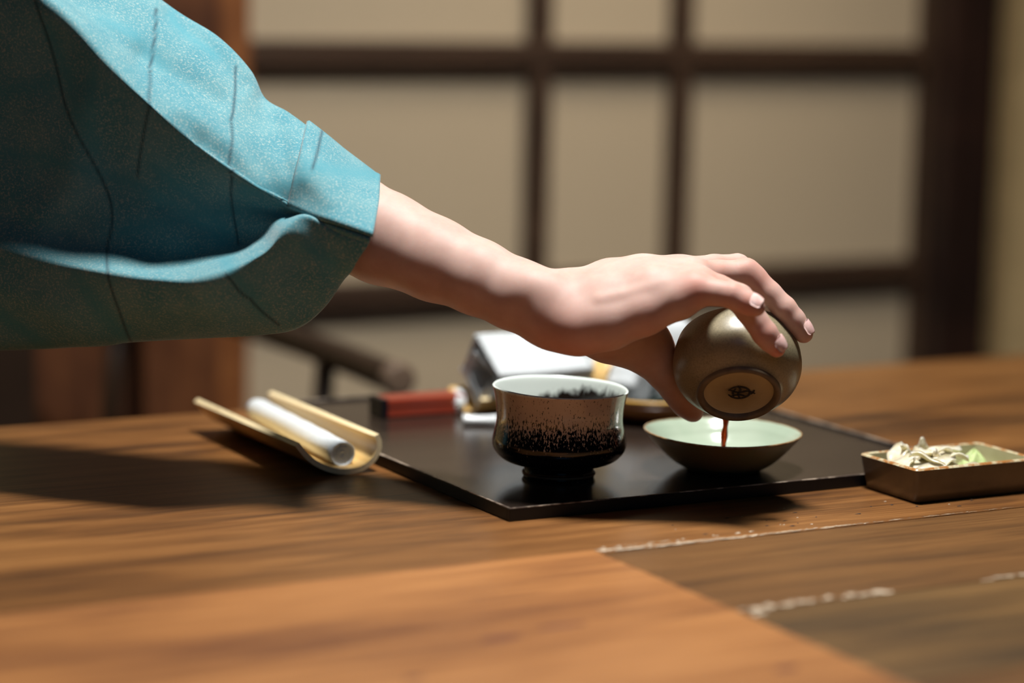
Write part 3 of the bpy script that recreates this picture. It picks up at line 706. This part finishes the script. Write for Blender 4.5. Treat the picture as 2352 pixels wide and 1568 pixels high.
# ------------------------------------------------------------------ the person: one arm and hand, as one skin surface
def smin(a_, b_, k_):
    h = np.clip(0.5 + 0.5 * (b_ - a_) / k_, 0, 1); return b_ * (1 - h) + a_ * h - k_ * h * (1 - h)
class Field:
    def __init__(s, lo, hi, h):
        s.lo = np.array(lo, np.float32); s.h = h
        s.n = np.ceil((np.array(hi) - s.lo) / h).astype(int) + 1
        s.ax = [s.lo[i] + h * np.arange(s.n[i], dtype=np.float32) for i in range(3)]
        s.f = np.full(tuple(s.n), 0.06, np.float32)
    def block(s, pmin, pmax):
        i0 = np.clip(np.floor((pmin - s.lo) / s.h).astype(int), 0, s.n - 1); i1 = np.clip(np.ceil((pmax - s.lo) / s.h).astype(int) + 1, 1, s.n)
        sl = tuple(slice(i0[i], i1[i]) for i in range(3))
        X = s.ax[0][sl[0]][:, None, None]; Y = s.ax[1][sl[1]][None, :, None]; Z = s.ax[2][sl[2]][None, None, :]
        return sl, X, Y, Z
    def cone(s, p, q, r1, r2, k_, other=None):
        p = np.array(p, np.float32); q = np.array(q, np.float32); m_ = max(r1, r2) + 0.022
        sl, X, Y, Z = s.block(np.minimum(p, q) - m_, np.maximum(p, q) + m_)
        ba = q - p; L2 = float(ba @ ba) + 1e-12
        t_ = np.clip(((X - p[0]) * ba[0] + (Y - p[1]) * ba[1] + (Z - p[2]) * ba[2]) / L2, 0, 1)
        d = np.sqrt((X - p[0] - t_ * ba[0]) ** 2 + (Y - p[1] - t_ * ba[1]) ** 2 + (Z - p[2] - t_ * ba[2]) ** 2) - (r1 + (r2 - r1) * t_)
        F_ = s.f if other is None else other
        F_[sl] = smin(F_[sl], d.astype(np.float32), k_)
    def carve(s, p, q, r, depth_k):
        p = np.array(p, np.float32); q = np.array(q, np.float32); m_ = r + .02
        sl, X, Y, Z = s.block(np.minimum(p, q) - m_, np.maximum(p, q) + m_)
        ba = q - p; L2 = float(ba @ ba) + 1e-12
        t_ = np.clip(((X - p[0]) * ba[0] + (Y - p[1]) * ba[1] + (Z - p[2]) * ba[2]) / L2, 0, 1)
        d = np.sqrt((X - p[0] - t_ * ba[0]) ** 2 + (Y - p[1] - t_ * ba[1]) ** 2 + (Z - p[2] - t_ * ba[2]) ** 2) - r
        s.f[sl] = -smin(-s.f[sl], d.astype(np.float32), depth_k)
def surface_nets(f, lo, h):
    ins = f < 0
    nx, ny, nz = f.shape
    c = [ins[i:nx - 1 + i, j:ny - 1 + j, k_:nz - 1 + k_] for i in (0, 1) for j in (0, 1) for k_ in (0, 1)]
    s_ = sum(x.astype(np.int8) for x in c); act = (s_ > 0) & (s_ < 8)
    idx = np.argwhere(act); vid = np.full(act.shape, -1, np.int64); vid[act] = np.arange(len(idx))
    acc = np.zeros((len(idx), 3)); cnt = np.zeros(len(idx))
    offs = [(i, j, k_) for i in (0, 1) for j in (0, 1) for k_ in (0, 1)]
    for o1 in offs:
        for ax in range(3):
            if o1[ax]: continue
            o2 = list(o1); o2[ax] = 1
            a_ = f[idx[:, 0] + o1[0], idx[:, 1] + o1[1], idx[:, 2] + o1[2]]; b_ = f[idx[:, 0] + o2[0], idx[:, 1] + o2[1], idx[:, 2] + o2[2]]
            m_ = (a_ < 0) != (b_ < 0); t_ = np.where(m_, a_ / np.where(m_, a_ - b_, 1), 0)
            p = np.tile(np.array(o1, float), (len(idx), 1)); p[:, ax] += t_
            acc[m_] += p[m_]; cnt[m_] += 1
    V = lo + h * (idx + acc / cnt[:, None])
    Fc = []
    for ax in range(3):
        b1, b2 = (ax + 1) % 3, (ax + 2) % 3
        sl0 = [slice(None)] * 3; sl1 = [slice(None)] * 3; sl0[ax] = slice(0, -1); sl1[ax] = slice(1, None)
        e = ins[tuple(sl0)] != ins[tuple(sl1)]
        E = np.argwhere(e)
        E = E[(E[:, b1] > 0) & (E[:, b2] > 0) & (E[:, b1] < f.shape[b1] - 1) & (E[:, b2] < f.shape[b2] - 1)]
        inside0 = ins[E[:, 0], E[:, 1], E[:, 2]]
        def cell(d1, d2):
            q = E.copy(); q[:, b1] -= d1; q[:, b2] -= d2; return vid[q[:, 0], q[:, 1], q[:, 2]]
        quad = np.stack([cell(1, 1), cell(0, 1), cell(0, 0), cell(1, 0)], 1)
        quad = np.where(inside0[:, None], quad, quad[:, ::-1])
        Fc.append(quad)
    return V, np.concatenate(Fc)
FD = Field((-0.235, 1.650, ZT + 0.028), (0.235, 1.875, ZT + 0.30), 0.0014)
def chain(pts, k_, other=None):
    P = [(S(x, y, Y), r) for x, y, Y, r in pts]
    for (p, r1), (q, r2) in zip(P[:-1], P[1:]): FD.cone(p, q, r1, r2, k_, other)
# forearm: two bones side by side, tapering to the wrist
chain([(600, 392, 1.825, .0385), (700, 450, 1.81, .0375), (800, 508, 1.795, .0360), (880, 547, 1.783, .0338), (1000, 598, 1.762, .0295), (1100, 640, 1.746, .0261), (1180, 678, 1.736, .0244), (1245, 703, 1.732, .0246), (1300, 717, 1.732, .0265)], .006)
chain([(900, 542, 1.80, .029), (1000, 588, 1.783, .0260), (1100, 628, 1.768, .0228), (1190, 668, 1.75, .0205), (1280, 690, 1.752, .0205)], .010)
chain([(1225, 668, 1.722, .0145), (1250, 676, 1.722, .0150)], .012)
# palm: four metacarpals and the heel of the hand
chain([(1275, 735, 1.722, .0210), (1330, 748, 1.712, .0190), (1400, 738, 1.708, .0178), (1480, 714, 1.705, .0152), (1560, 684, 1.702, .0128), (1600, 664, 1.700, .0108)], .012)
chain([(1300, 715, 1.728, .022), (1400, 690, 1.722, .0185), (1500, 665, 1.716, .0150), (1604, 650, 1.714, .0118)], .012)
chain([(1310, 690, 1.740, .019), (1420, 660, 1.738, .0168), (1500, 642, 1.736, .0140), (1592, 632, 1.734, .0124)], .012)
chain([(1320, 668, 1.754, .0145), (1400, 645, 1.757, .0135), (1475, 630, 1.757, .0122), (1560, 627, 1.757, .0124)], .012)
# thumb and its ball
chain([(1330, 752, 1.748, .0180), (1400, 774, 1.758, .0180), (1448, 790, 1.766, .0165), (1492, 815, 1.774, .0150), (1528, 856, 1.783, .0122), (1556, 893, 1.790, .0110), (1577, 926, 1.792, .0096), (1593, 947, 1.793, .0074)], .008)
chain([(1448, 730, 1.760, .012), (1490, 775, 1.772, .0110), (1512, 812, 1.778, .010)], .014)
palm = FD.f.copy()
# fingers: each an own chain, joined to the palm only at its root
def finger(pts):
    F_ = np.full(FD.f.shape, 0.06, np.float32)
    chain(pts, .0025, F_); return F_
fing = {
    'index': [(1555, 626, 1.757, .0112), (1640, 614, 1.770, .0096), (1694, 612, 1.781, .0094), (1718, 628, 1.792, .0082), (1740, 664, 1.806, .0076), (1754, 692, 1.814, .0074), (1764, 716, 1.819, .0066)],
    'middle': [(1590, 634, 1.735, .0112), (1650, 628, 1.746, .0098), (1708, 628, 1.751, .0100), (1732, 639, 1.750, .0094), (1768, 674, 1.748, .0088), (1801, 708, 1.746, .0090), (1824, 735, 1.746, .0084), (1846, 766, 1.746, .0072)],
    'ring': [(1598, 652, 1.714, .0112), (1650, 662, 1.711, .0098), (1698, 684, 1.708, .0100), (1722, 716, 1.706, .0095), (1740, 742, 1.705, .0087), (1756, 765, 1.705, .0088), (1770, 783, 1.706, .0081), (1784, 800, 1.707, .0066)],
    'little': [(1596, 664, 1.700, .0104), (1645, 672, 1.694, .0092), (1682, 678, 1.690, .0092), (1706, 690, 1.688, .0083), (1722, 698, 1.687, .0082), (1738, 706, 1.686, .0064)]}
allf = np.full(FD.f.shape, 0.06, np.float32)
for nm_ in ('index', 'middle', 'ring', 'little'):
    f_ = finger(fing[nm_]); allf = smin(allf, f_, .0012)
# blend radius: generous at the knuckles, tight further out
kx = FD.ax[0][:, None, None]
x_k = S(1600, 650, 1.72)[0]
kk = np.clip(0.008 - (kx - x_k) * 0.16, 0.0012, 0.008).astype(np.float32)
FD.f = smin(palm, allf, kk)
# web of skin between the knuckles, tendon ridges, creases
def ridge(x0, y0, Y0, x1, y1, Y1, r): FD.cone(S(x0, y0, Y0), S(x1, y1, Y1), r, r * .9, .006)
ridge(1400, 650, 1.722, 1590, 622, 1.722, .0030); ridge(1380, 690, 1.700, 1592, 640, 1.700, .0028)
def crease(x0, y0, x1, y1, Y, r=.0012, kd=.003): FD.carve(S(x0, y0, Y), S(x1, y1, Y), r, kd)
for (x, y, Y, dx, dy, L) in ((1720, 612, 1.742, 8, 16, 1), (1708, 617, 1.742, 6, 16, 1), (1768, 748, 1.697, 13, 2, 1), (1764, 757, 1.696, 14, -2, 1), (1690, 651, 1.686, 8, 10, 1)):
    FD.carve(S(x - dx, y - dy, Y - .004), S(x + dx, y + dy, Y - .004), .0008, .0016)
for (x, y, Y, r_) in ((1756, 764, 1.7045, .0084), (1715, 622, 1.750, .0096)):
    FD.cone(S(x, y, Y), S(x + 2, y + 2, Y), r_, r_, .003)
V_, F_ = surface_nets(FD.f, FD.lo, FD.h)
# light smoothing of the net
def smooth_mesh(V, Fq, it=3, lam=.5):
    n = len(V); E = np.concatenate([Fq[:, [0, 1]], Fq[:, [1, 2]], Fq[:, [2, 3]], Fq[:, [3, 0]]])
    for _ in range(it):
        acc = np.zeros_like(V); cnt = np.zeros(n)
        for c_ in range(3):
            acc[:, c_] = np.bincount(E[:, 0], V[E[:, 1], c_], n) + np.bincount(E[:, 1], V[E[:, 0], c_], n)
        cnt = np.bincount(E[:, 0], minlength=n) + np.bincount(E[:, 1], minlength=n)
        V = V * (1 - lam) + lam * acc / cnt[:, None]
    return V
V_ = smooth_mesh(V_, F_, 4)
me = bpy.data.meshes.new('person'); me.vertices.add(len(V_)); me.vertices.foreach_set('co', V_.astype(np.float32).ravel())
me.loops.add(len(F_) * 4); me.polygons.add(len(F_)); me.loops.foreach_set('vertex_index', F_.astype(np.int32).ravel())
me.polygons.foreach_set('loop_start', np.arange(0, len(F_) * 4, 4, dtype=np.int32))
me.update(); me.validate()
# blood-red tint at knuckles, fingertips and the heel
att = me.color_attributes.new('flush', 'FLOAT_COLOR', 'POINT')
w_ = np.zeros(len(V_))
for (x, y, Y, r_, a_) in [(1600, 660, 1.695, .012, .8), (1720, 700, 1.682, .010, .8), (1796, 806, 1.70, .010, 1.0), (1855, 775, 1.755, .010, 1.0), (1712, 606, 1.75, .012, .5), (1735, 640, 1.75, .013, .6), (1755, 765, 1.70, .010, .6), (1800, 712, 1.75, .011, .5), (1690, 680, 1.69, .012, .6),
                          (1300, 800, 1.71, .03, .5), (1480, 740, 1.70, .02, .3), (1600, 950, 1.79, .02, .5), (1640, 640, 1.71, .012, .5), (1650, 610, 1.74, .012, .3)]:
    d = np.linalg.norm(V_ - S(x, y, Y), axis=1); w_ = np.maximum(w_, a_ * np.exp(-(d / r_) ** 2))
cols = np.ones((len(V_), 4), np.float32); cols[:, 0] = cols[:, 1] = cols[:, 2] = w_
att.data.foreach_set('color', cols.ravel())
t = NT('skin'); v = t.coord(); at = t.n('ShaderNodeAttribute', _attribute_name='flush')
f = t.noise(v, 45, 4, .6); base = t.ramp(f, [(0.3, (184, 149, 136)), (0.7, (198, 165, 152))])
t.col(t.mix(t.math('MULTIPLY', at.outputs['Fac'], .75), base, lin((198, 112, 92)))); f2 = t.noise(v, 1500, 3, .6)
t.set(Roughness=.58, IOR=1.4); t.b.inputs['Subsurface Weight'].default_value = .35; t.b.inputs['Subsurface Radius'].default_value = (.010, .0035, .0018); t.b.inputs['Subsurface Scale'].default_value = 1.0
t.bump(f2, .12, .0003)
skin = t.m
person = link('person', me, skin)
tag(person, 'person in a pale blue kimono reaching right, bare hand tilting a cup over the dish', 'person')
t = NT('nail'); t.col(t.ramp(t.noise(t.coord(), 200, 2), [(0.3, (232, 186, 178)), (0.7, (244, 208, 200))])); t.set(Roughness=.22, Coat_Weight=.3); t.b.inputs['Subsurface Weight'].default_value = .2; t.b.inputs['Subsurface Radius'].default_value = (.004, .002, .001)
nail_m = t.m
def nail(pa, pb, n_, r, r1=None, L=.0112, halfang=48):
    r1 = r1 or r * .84
    pa = Vector(pa); pb = Vector(pb); d = (pb - pa).normalized(); n_ = Vector(n_); n_ = (n_ - d * n_.dot(d)).normalized(); s_ = d.cross(n_)
    V, Fc = [], []; nu, nv = 14, 12
    for lay in (0, 1):
        for i in range(nu):
            u = i / (nu - 1)
            for j in range(nv):
                q = 2 * j / (nv - 1) - 1
                edge = sqrt(max(0, 1 - (2 * u - 1) ** 4)) if u < .5 else sqrt(max(0, 1 - (2 * u - 1) ** 6)) 
                ph = radians(halfang) * q * max(.12, edge)
                rr_ = r + (r1 - r) * u + .0007 * sin(pi * u) + lay * .0005
                p = pb + d * (-L * .72 + L * u) + (n_ * cos(ph) + s_ * sin(ph)) * rr_
                V.append(tuple(p))
    N = nu * nv
    for i in range(nu - 1):
        for j in range(nv - 1):
            a_ = i * nv + j; Fc.append((a_, a_ + 1, a_ + nv + 1, a_ + nv)); Fc.append((N + a_, N + a_ + nv, N + a_ + nv + 1, N + a_ + 1))
    for i in range(nu - 1):
        for j in (0, nv - 1):
            a_ = i * nv + j; Fc.append((a_, a_ + nv, N + a_ + nv, N + a_))
    for j in range(nv - 1):
        for i in (0, nu - 1):
            a_ = i * nv + j; Fc.append((a_, a_ + 1, N + a_ + 1, N + a_))
    o = link('fingernail', mesh('fingernail', V, Fc), nail_m, person); return o
nail(S(1756, 765, 1.705), S(1784, 800, 1.707), (.62, -.66, .42), .0088, .0073)
nail(S(1824, 735, 1.746), S(1846, 766, 1.746), (.74, -.45, .50), .0084, .0073)
nail(S(1706, 690, 1.688), S(1738, 706, 1.686), (.30, -.62, .72), .0083, .0070, .0098)
nail(S(1754, 692, 1.814), S(1764, 716, 1.819), (.85, .3, .45), .0078)
nail(S(1556, 893, 1.788), S(1594, 946, 1.791), (-.5, .7, .1), .0095, .0080)

# ------------------------------------------------------------------ kimono sleeve
ST = {  # columns from far left to the hem; (px, py, Y)
 'T':  [(-1500, -1000, 1.80), (-700, -800, 1.79), (-200, -560, 1.78), (150, -190, 1.77), (388, -2, 1.757), (505, 72, 1.75), (578, 150, 1.748), (610, 217, 1.745), (660, 248, 1.742), (714, 292, 1.74), (790, 350, 1.738), (861, 405, 1.738)],
 'M':  [(-1500, -800, 1.72), (-700, -660, 1.72), (-300, -430, 1.715), (20, -130, 1.71), (240, 80, 1.712), (400, 200, 1.712), (500, 260, 1.712), (570, 310, 1.711), (630, 350, 1.71), (704, 385, 1.703), (790, 435, 1.699), (862, 470, 1.697)],
 'C':  [(-1500, -620, 1.66), (-700, -560, 1.665), (-350, -390, 1.665), (-60, -140, 1.667), (112, 2, 1.670), (240, 140, 1.671), (345, 242, 1.672), (450, 334, 1.674), (560, 415, 1.680), (686, 488, 1.686), (765, 520, 1.672), (850, 551, 1.663)],
 'D':  [(-1500, -100, 1.68), (-700, -100, 1.68), (-350, -20, 1.682), (-60, 150, 1.686), (120, 260, 1.688), (250, 350, 1.692), (360, 410, 1.696), (460, 450, 1.700), (575, 470, 1.702), (686, 497, 1.689), (768, 526, 1.673), (849, 554, 1.665)],
 'F1': [(-1500, 200, 1.70), (-700, 300, 1.70), (-350, 400, 1.70), (-60, 470, 1.690), (120, 536, 1.688), (250, 576, 1.688), (360, 596, 1.689), (470, 592, 1.691), (585, 552, 1.694), (686, 491, 1.680), (770, 529, 1.674), (849, 557, 1.666)],
 'F2': [(-1500, 330, 1.70), (-700, 400, 1.70), (-350, 500, 1.690), (-60, 556, 1.674), (120, 600, 1.662), (250, 626, 1.652), (360, 640, 1.646), (470, 640, 1.644), (600, 580, 1.658), (692, 500, 1.674), (770, 536, 1.673), (847, 561, 1.666)],
 'E':  [(-1500, 600, 1.70), (-700, 640, 1.70), (-350, 660, 1.70), (-60, 690, 1.686), (120, 700, 1.675), (250, 708, 1.666), (360, 710, 1.660), (470, 708, 1.658), (580, 690, 1.668), (680, 640, 1.680), (755, 610, 1.682), (818, 602, 1.676)],
 'B':  [(-1500, 800, 1.715), (-700, 805, 1.715), (-350, 806, 1.712), (-60, 808, 1.71), (120, 803, 1.708), (250, 792, 1.706), (360, 784, 1.704), (470, 778, 1.703), (590, 772, 1.703), (680, 758, 1.704), (742, 710, 1.700), (790, 640, 1.692)],
 'BB': [(-1500, 790, 1.76), (-700, 800, 1.76), (-350, 800, 1.76), (-60, 800, 1.76), (120, 795, 1.755), (250, 784, 1.75), (360, 776, 1.748), (470, 770, 1.745), (590, 764, 1.745), (680, 750, 1.745), (742, 704, 1.745), (792, 630, 1.745)],
 'BM': [(-1500, 0, 1.84), (-700, 100, 1.83), (-350, 200, 1.83), (-60, 260, 1.825), (120, 330, 1.82), (250, 380, 1.815), (360, 420, 1.81), (470, 440, 1.80), (590, 450, 1.795), (700, 480, 1.785), (770, 500, 1.78), (826, 520, 1.775)],
 'BT': [(-1500, -900, 1.85), (-700, -760, 1.83), (-200, -480, 1.82), (150, -130, 1.81), (380, 50, 1.80), (490, 120, 1.79), (565, 190, 1.785), (600, 250, 1.78), (650, 285, 1.775), (712, 325, 1.77), (785, 380, 1.77), (858, 432, 1.768)],
}
front_rows = ('M', 'C', 'D', 'F1', 'F2', 'E', 'B')
for k_ in ST:
    base_ = .036 if k_ in front_rows else .062
    ST[k_] = [(x, y, Y + base_ + .055 * min(1, max(0, (720 - x) / 900))) for x, y, Y in ST[k_]]
order = ['T', 'M', 'C', 'D', 'F1', 'F2', 'E', 'B', 'BB', 'BM', 'BT']
sharp = {'T': .35, 'C': .9, 'F1': .2, 'F2': .75, 'B': .7}
NCOL = 26
def rowcurve(k_):
    P = np.array(ST[k_], float); return catmull(P, NCOL)
RC = {k_: rowcurve(k_) for k_ in order}
ncol = len(RC['T'])
W3 = {k_: np.array([S(x, y, Y) for x, y, Y in RC[k_]]) for k_ in order}
nsub = [16, 18, 16, 16, 12, 12, 14, 8, 10, 12, 10]
def build_rows(rows, closed=True):
    """rows between the feature curves; rounded by a short filter except on sharp folds"""
    out = []; keep = []
    m_ = len(rows)
    for i in range(m_ if closed else m_ - 1):
        a_, b_ = W3[rows[i]], W3[rows[(i + 1) % m_]]
        ns = nsub[order.index(rows[i])]
        for q in range(ns):
            out.append(a_ + (b_ - a_) * q / ns); keep.append(1 - sharp.get(rows[i], 0.0) if q == 0 else 1.0)
    if not closed: out.append(W3[rows[-1]]); keep.append(0.2)
    return np.array(out), np.array(keep)
G0, keep = build_rows(order)
G1 = G0.copy()
for it in range(14):
    avg = (np.roll(G1, 1, 0) + np.roll(G1, -1, 0)) / 2
    G1 = G1 + (avg - G1) * (0.6 * keep[:, None, None])
# cloth wrinkles: dents along soft lines (design space = picture of the cloth laid on its front)
PX = np.zeros(G1.shape[:2] + (2,))
m_ = len(order); r_i = 0
for i in range(m_):
    a_, b_ = RC[order[i]], RC[order[(i + 1) % m_]]
    for q in range(nsub[i]):
        PX[r_i] = (a_ + (b_ - a_) * q / nsub[i])[:, :2]; r_i += 1
nf_front = sum(nsub[:7])
def seg_d(P, a_, b_):
    a_ = np.array(a_, float); b_ = np.array(b_, float); ab = b_ - a_
    t_ = np.clip(((P - a_) @ ab) / (ab @ ab), 0, 1); return np.linalg.norm(P - a_ - t_[..., None] * ab, axis=-1)
def line_d(P, pts):
    d = np.full(P.shape[:2], 1e9)
    for a_, b_ in zip(pts[:-1], pts[1:]): d = np.minimum(d, seg_d(P, a_, b_))
    return d
disp = np.zeros(G1.shape[:2])
for pts, wid, amp in [([(470, 330), (560, 400), (650, 470)], 34, -.0055), ([(330, 130), (430, 190), (500, 230)], 30, -.0040), ([(395, 30), (480, 90), (560, 190)], 26, -.0035), ([(600, 225), (640, 300), (660, 380)], 24, -.0022),
                      ([(120, 20), (200, 60), (300, 100)], 30, .0025), ([(420, 260), (520, 330), (600, 420)], 22, .0028), ([(200, 240), (170, 420), (100, 500)], 45, .0035), ([(380, 470), (450, 520), (540, 540)], 30, -.003),
                      ([(620, 560), (600, 660), (560, 740)], 34, -.0025), ([(690, 540), (720, 600), (740, 660)], 30, .003), ([(0, 650), (120, 700), (260, 780)], 40, .003), ([(60, 560), (200, 590), (330, 640)], 26, -.001), ([(705, 420), (730, 440), (760, 470)], 20, .0015)]:
    d = line_d(PX, pts); disp += amp * np.exp(-(d / wid) ** 2)
disp[nf_front:] = 0
gx = np.gradient(G1, axis=1); gy = np.gradient(G1, axis=0); nrm = np.cross(gx, gy); nrm /= (np.linalg.norm(nrm, axis=-1, keepdims=True) + 1e-12)
if nrm[nsub[0] + 30, ncol // 2][1] > 0: nrm = -nrm
rngx = sum(np.sin(PX[..., 0] * a_ + PX[..., 1] * b_ + c_) * .0006 for a_, b_, c_ in ((.021, .013, 1), (-.012, .027, 2), (.034, -.018, 3)))
rngx[nf_front:] = 0
G1 = G1 + nrm * (disp + rngx)[..., None]
# flat print on the cloth: fine branching lines and broad soft strokes
fine_l = [[(128, 150), (150, 230), (200, 340), (250, 450), (258, 520), (246, 600), (262, 680), (302, 786)], [(358, 20), (350, 130), (340, 240), (318, 400)], [(545, 150), (533, 300), (530, 420), (545, 560)],
          [(520, 630), (570, 690), (640, 745)], [(-200, 100), (-150, 400), (-190, 780)], [(40, -120), (90, 20), (128, 150)], [(730, 310), (724, 350), (715, 400)]]
broad = [[(110, 60), (150, 160), (215, 330)], [(0, 350), (120, 370), (300, 420), (440, 500), (520, 560)], [(215, 170), (205, 260), (220, 340)], [(700, 420), (640, 430), (560, 440)], [(0, 720), (60, 760), (110, 800)], [(180, 640), (240, 720), (290, 770)],
         [(280, 530), (420, 500), (560, 480), (650, 500)], [(360, 380), (470, 480), (520, 540)], [(700, 395), (780, 405), (860, 410)], [(520, 600), (560, 660), (600, 720)], [(700, 560), (760, 600)], [(0, 210), (60, 200), (130, 190)], [(400, 20), (420, 60), (500, 120)], [(230, 60), (300, 90), (380, 150)]]
df = np.full(PX.shape[:2], 1e9); db = df.copy()
for pts in fine_l: df = np.minimum(df, line_d(PX, catmull(pts, 5)))
for pts in broad: db = np.minimum(db, line_d(PX, catmull(pts, 4)))
pf = np.exp(-(df / 3.4) ** 2); pb_ = np.exp(-(db / 17.0) ** 2)
def grid_obj(name, Gd, mat, pf_, pb__, closed, thick, parent):
    nr_, nc_ = Gd.shape[:2]; V = Gd.reshape(-1, 3); Fc = []
    rr_ = np.arange(nr_ if closed else nr_ - 1); cc_ = np.arange(nc_ - 1)
    a_, b_ = np.meshgrid(rr_, cc_, indexing='ij'); a2 = (a_ + 1) % nr_
    Fq = np.stack([a_ * nc_ + b_, a_ * nc_ + b_ + 1, a2 * nc_ + b_ + 1, a2 * nc_ + b_], -1).reshape(-1, 4)
    me_ = bpy.data.meshes.new(name); me_.vertices.add(len(V)); me_.vertices.foreach_set('co', V.astype(np.float32).ravel())
    me_.loops.add(len(Fq) * 4); me_.polygons.add(len(Fq)); me_.loops.foreach_set('vertex_index', Fq.astype(np.int32).ravel()); me_.polygons.foreach_set('loop_start', np.arange(0, len(Fq) * 4, 4, dtype=np.int32))
    me_.update(); me_.validate()
    at_ = me_.color_attributes.new('print', 'FLOAT_COLOR', 'POINT'); c_ = np.ones((len(V), 4), np.float32); c_[:, 0] = pf_.ravel(); c_[:, 1] = pb__.ravel(); c_[:, 2] = 0
    at_.data.foreach_set('color', c_.ravel())
    o = link(name, me_, mat, parent)
    if thick:
        sm = o.modifiers.new('thickness', 'SOLIDIFY'); sm.thickness = thick; sm.offset = 0
    return o
t = NT('kimono_cloth'); v = t.coord(); at = t.n('ShaderNodeAttribute', _attribute_name='print'); sep = t.n('ShaderNodeSeparateColor'); t.l(at.outputs['Color'], sep.inputs[0])
f1 = t.noise(v, 620, 3, .65); f2 = t.noise(v, 28, 3, .6); fb = t.noise(v, 2600, 2)
base = t.mix(t.ramp(f2, [(0.38, (0, 0, 0, 1)), (0.62, (1, 1, 1, 1))]), lin((62, 128, 140)), lin((86, 140, 148)))
spk = t.ramp(f1, [(0.50, (0, 0, 0, 1)), (0.66, (1, 1, 1, 1))])
c = t.mix(t.math('MULTIPLY', spk, .60), base, lin((164, 174, 166)))
c = t.mix(t.math('MULTIPLY', sep.outputs[1], .75), c, lin((62, 134, 146)))
c = t.mix(t.math('MULTIPLY', sep.outputs[0], .85), c, lin((18, 60, 74)))
t.col(c); t.set(Roughness=.85); t.b.inputs['Sheen Weight'].default_value = .25; t.b.inputs['Sheen Roughness'].default_value = .5
t.bump(f1, .25, .0006)
cloth = t.m
sleeve = grid_obj('kimono_sleeve', G1, cloth, pf, pb_, True, .0016, person)
sleeve['label'] = 'wide pale blue kimono sleeve with fine dark branch lines'
# turned-back cuff: upper front, over the top and the back, standing slightly proud
c0 = 9 * NCOL - 6
rows_c = list(range(G1.shape[0] - nsub[9] - nsub[10], G1.shape[0])) + list(range(0, nsub[0] + nsub[1] + 1))
Gc = G1[rows_c][:, c0:].copy(); Nc = nrm[rows_c][:, c0:]
if Nc[len(rows_c) - 6, 10][1] > 0: Nc = -Nc
lift = np.full(Gc.shape[:2], .0042); lift[-1, :] = .002; lift[:, 0] = .003
Gc = Gc + Nc * lift[..., None]
Gc[:, -1] += np.array([.0016, 0, -.0004]); Gc[:, -2] += np.array([.0008, 0, 0])
cuff = grid_obj('cuff', Gc, cloth, pf[rows_c][:, c0:], pb_[rows_c][:, c0:], False, .0016, person); cuff['label'] = 'turned-back cuff of the kimono sleeve'

# the rest of the figure stands left of the frame, behind the table: robe with a sash
def robe(name, prof, mat, y_off=0.0):
    me_ = lathe(name, [(1.0, i) for i in range(len(prof))], 40, fn=lambda an, r, i: (prof[int(i)][0] * cos(an) * (1 + .02 * sin(5 * an)), prof[int(i)][1] * sin(an) * (1 + .02 * cos(7 * an)), prof[int(i)][2]))
    o = link(name, me_, mat, person); o.location = (-1.16, 2.10, 0); o.rotation_euler = (0, 0, .4); return o
R_ = catmull([(.20, .17, .06), (.205, .17, .3), (.20, .16, .6), (.19, .15, .85), (.175, .135, 1.02), (.19, .14, 1.18), (.215, .13, 1.32), (.18, .10, 1.40), (.075, .075, 1.43)], 4)
robe('kimono_robe', [tuple(p) for p in R_], cloth)
robe('sash', [(.186, .146, .95), (.190, .150, .955), (.188, .148, 1.03), (.192, .150, 1.095), (.186, .144, 1.10)], simple('navy_sash', (32, 44, 70), .8))
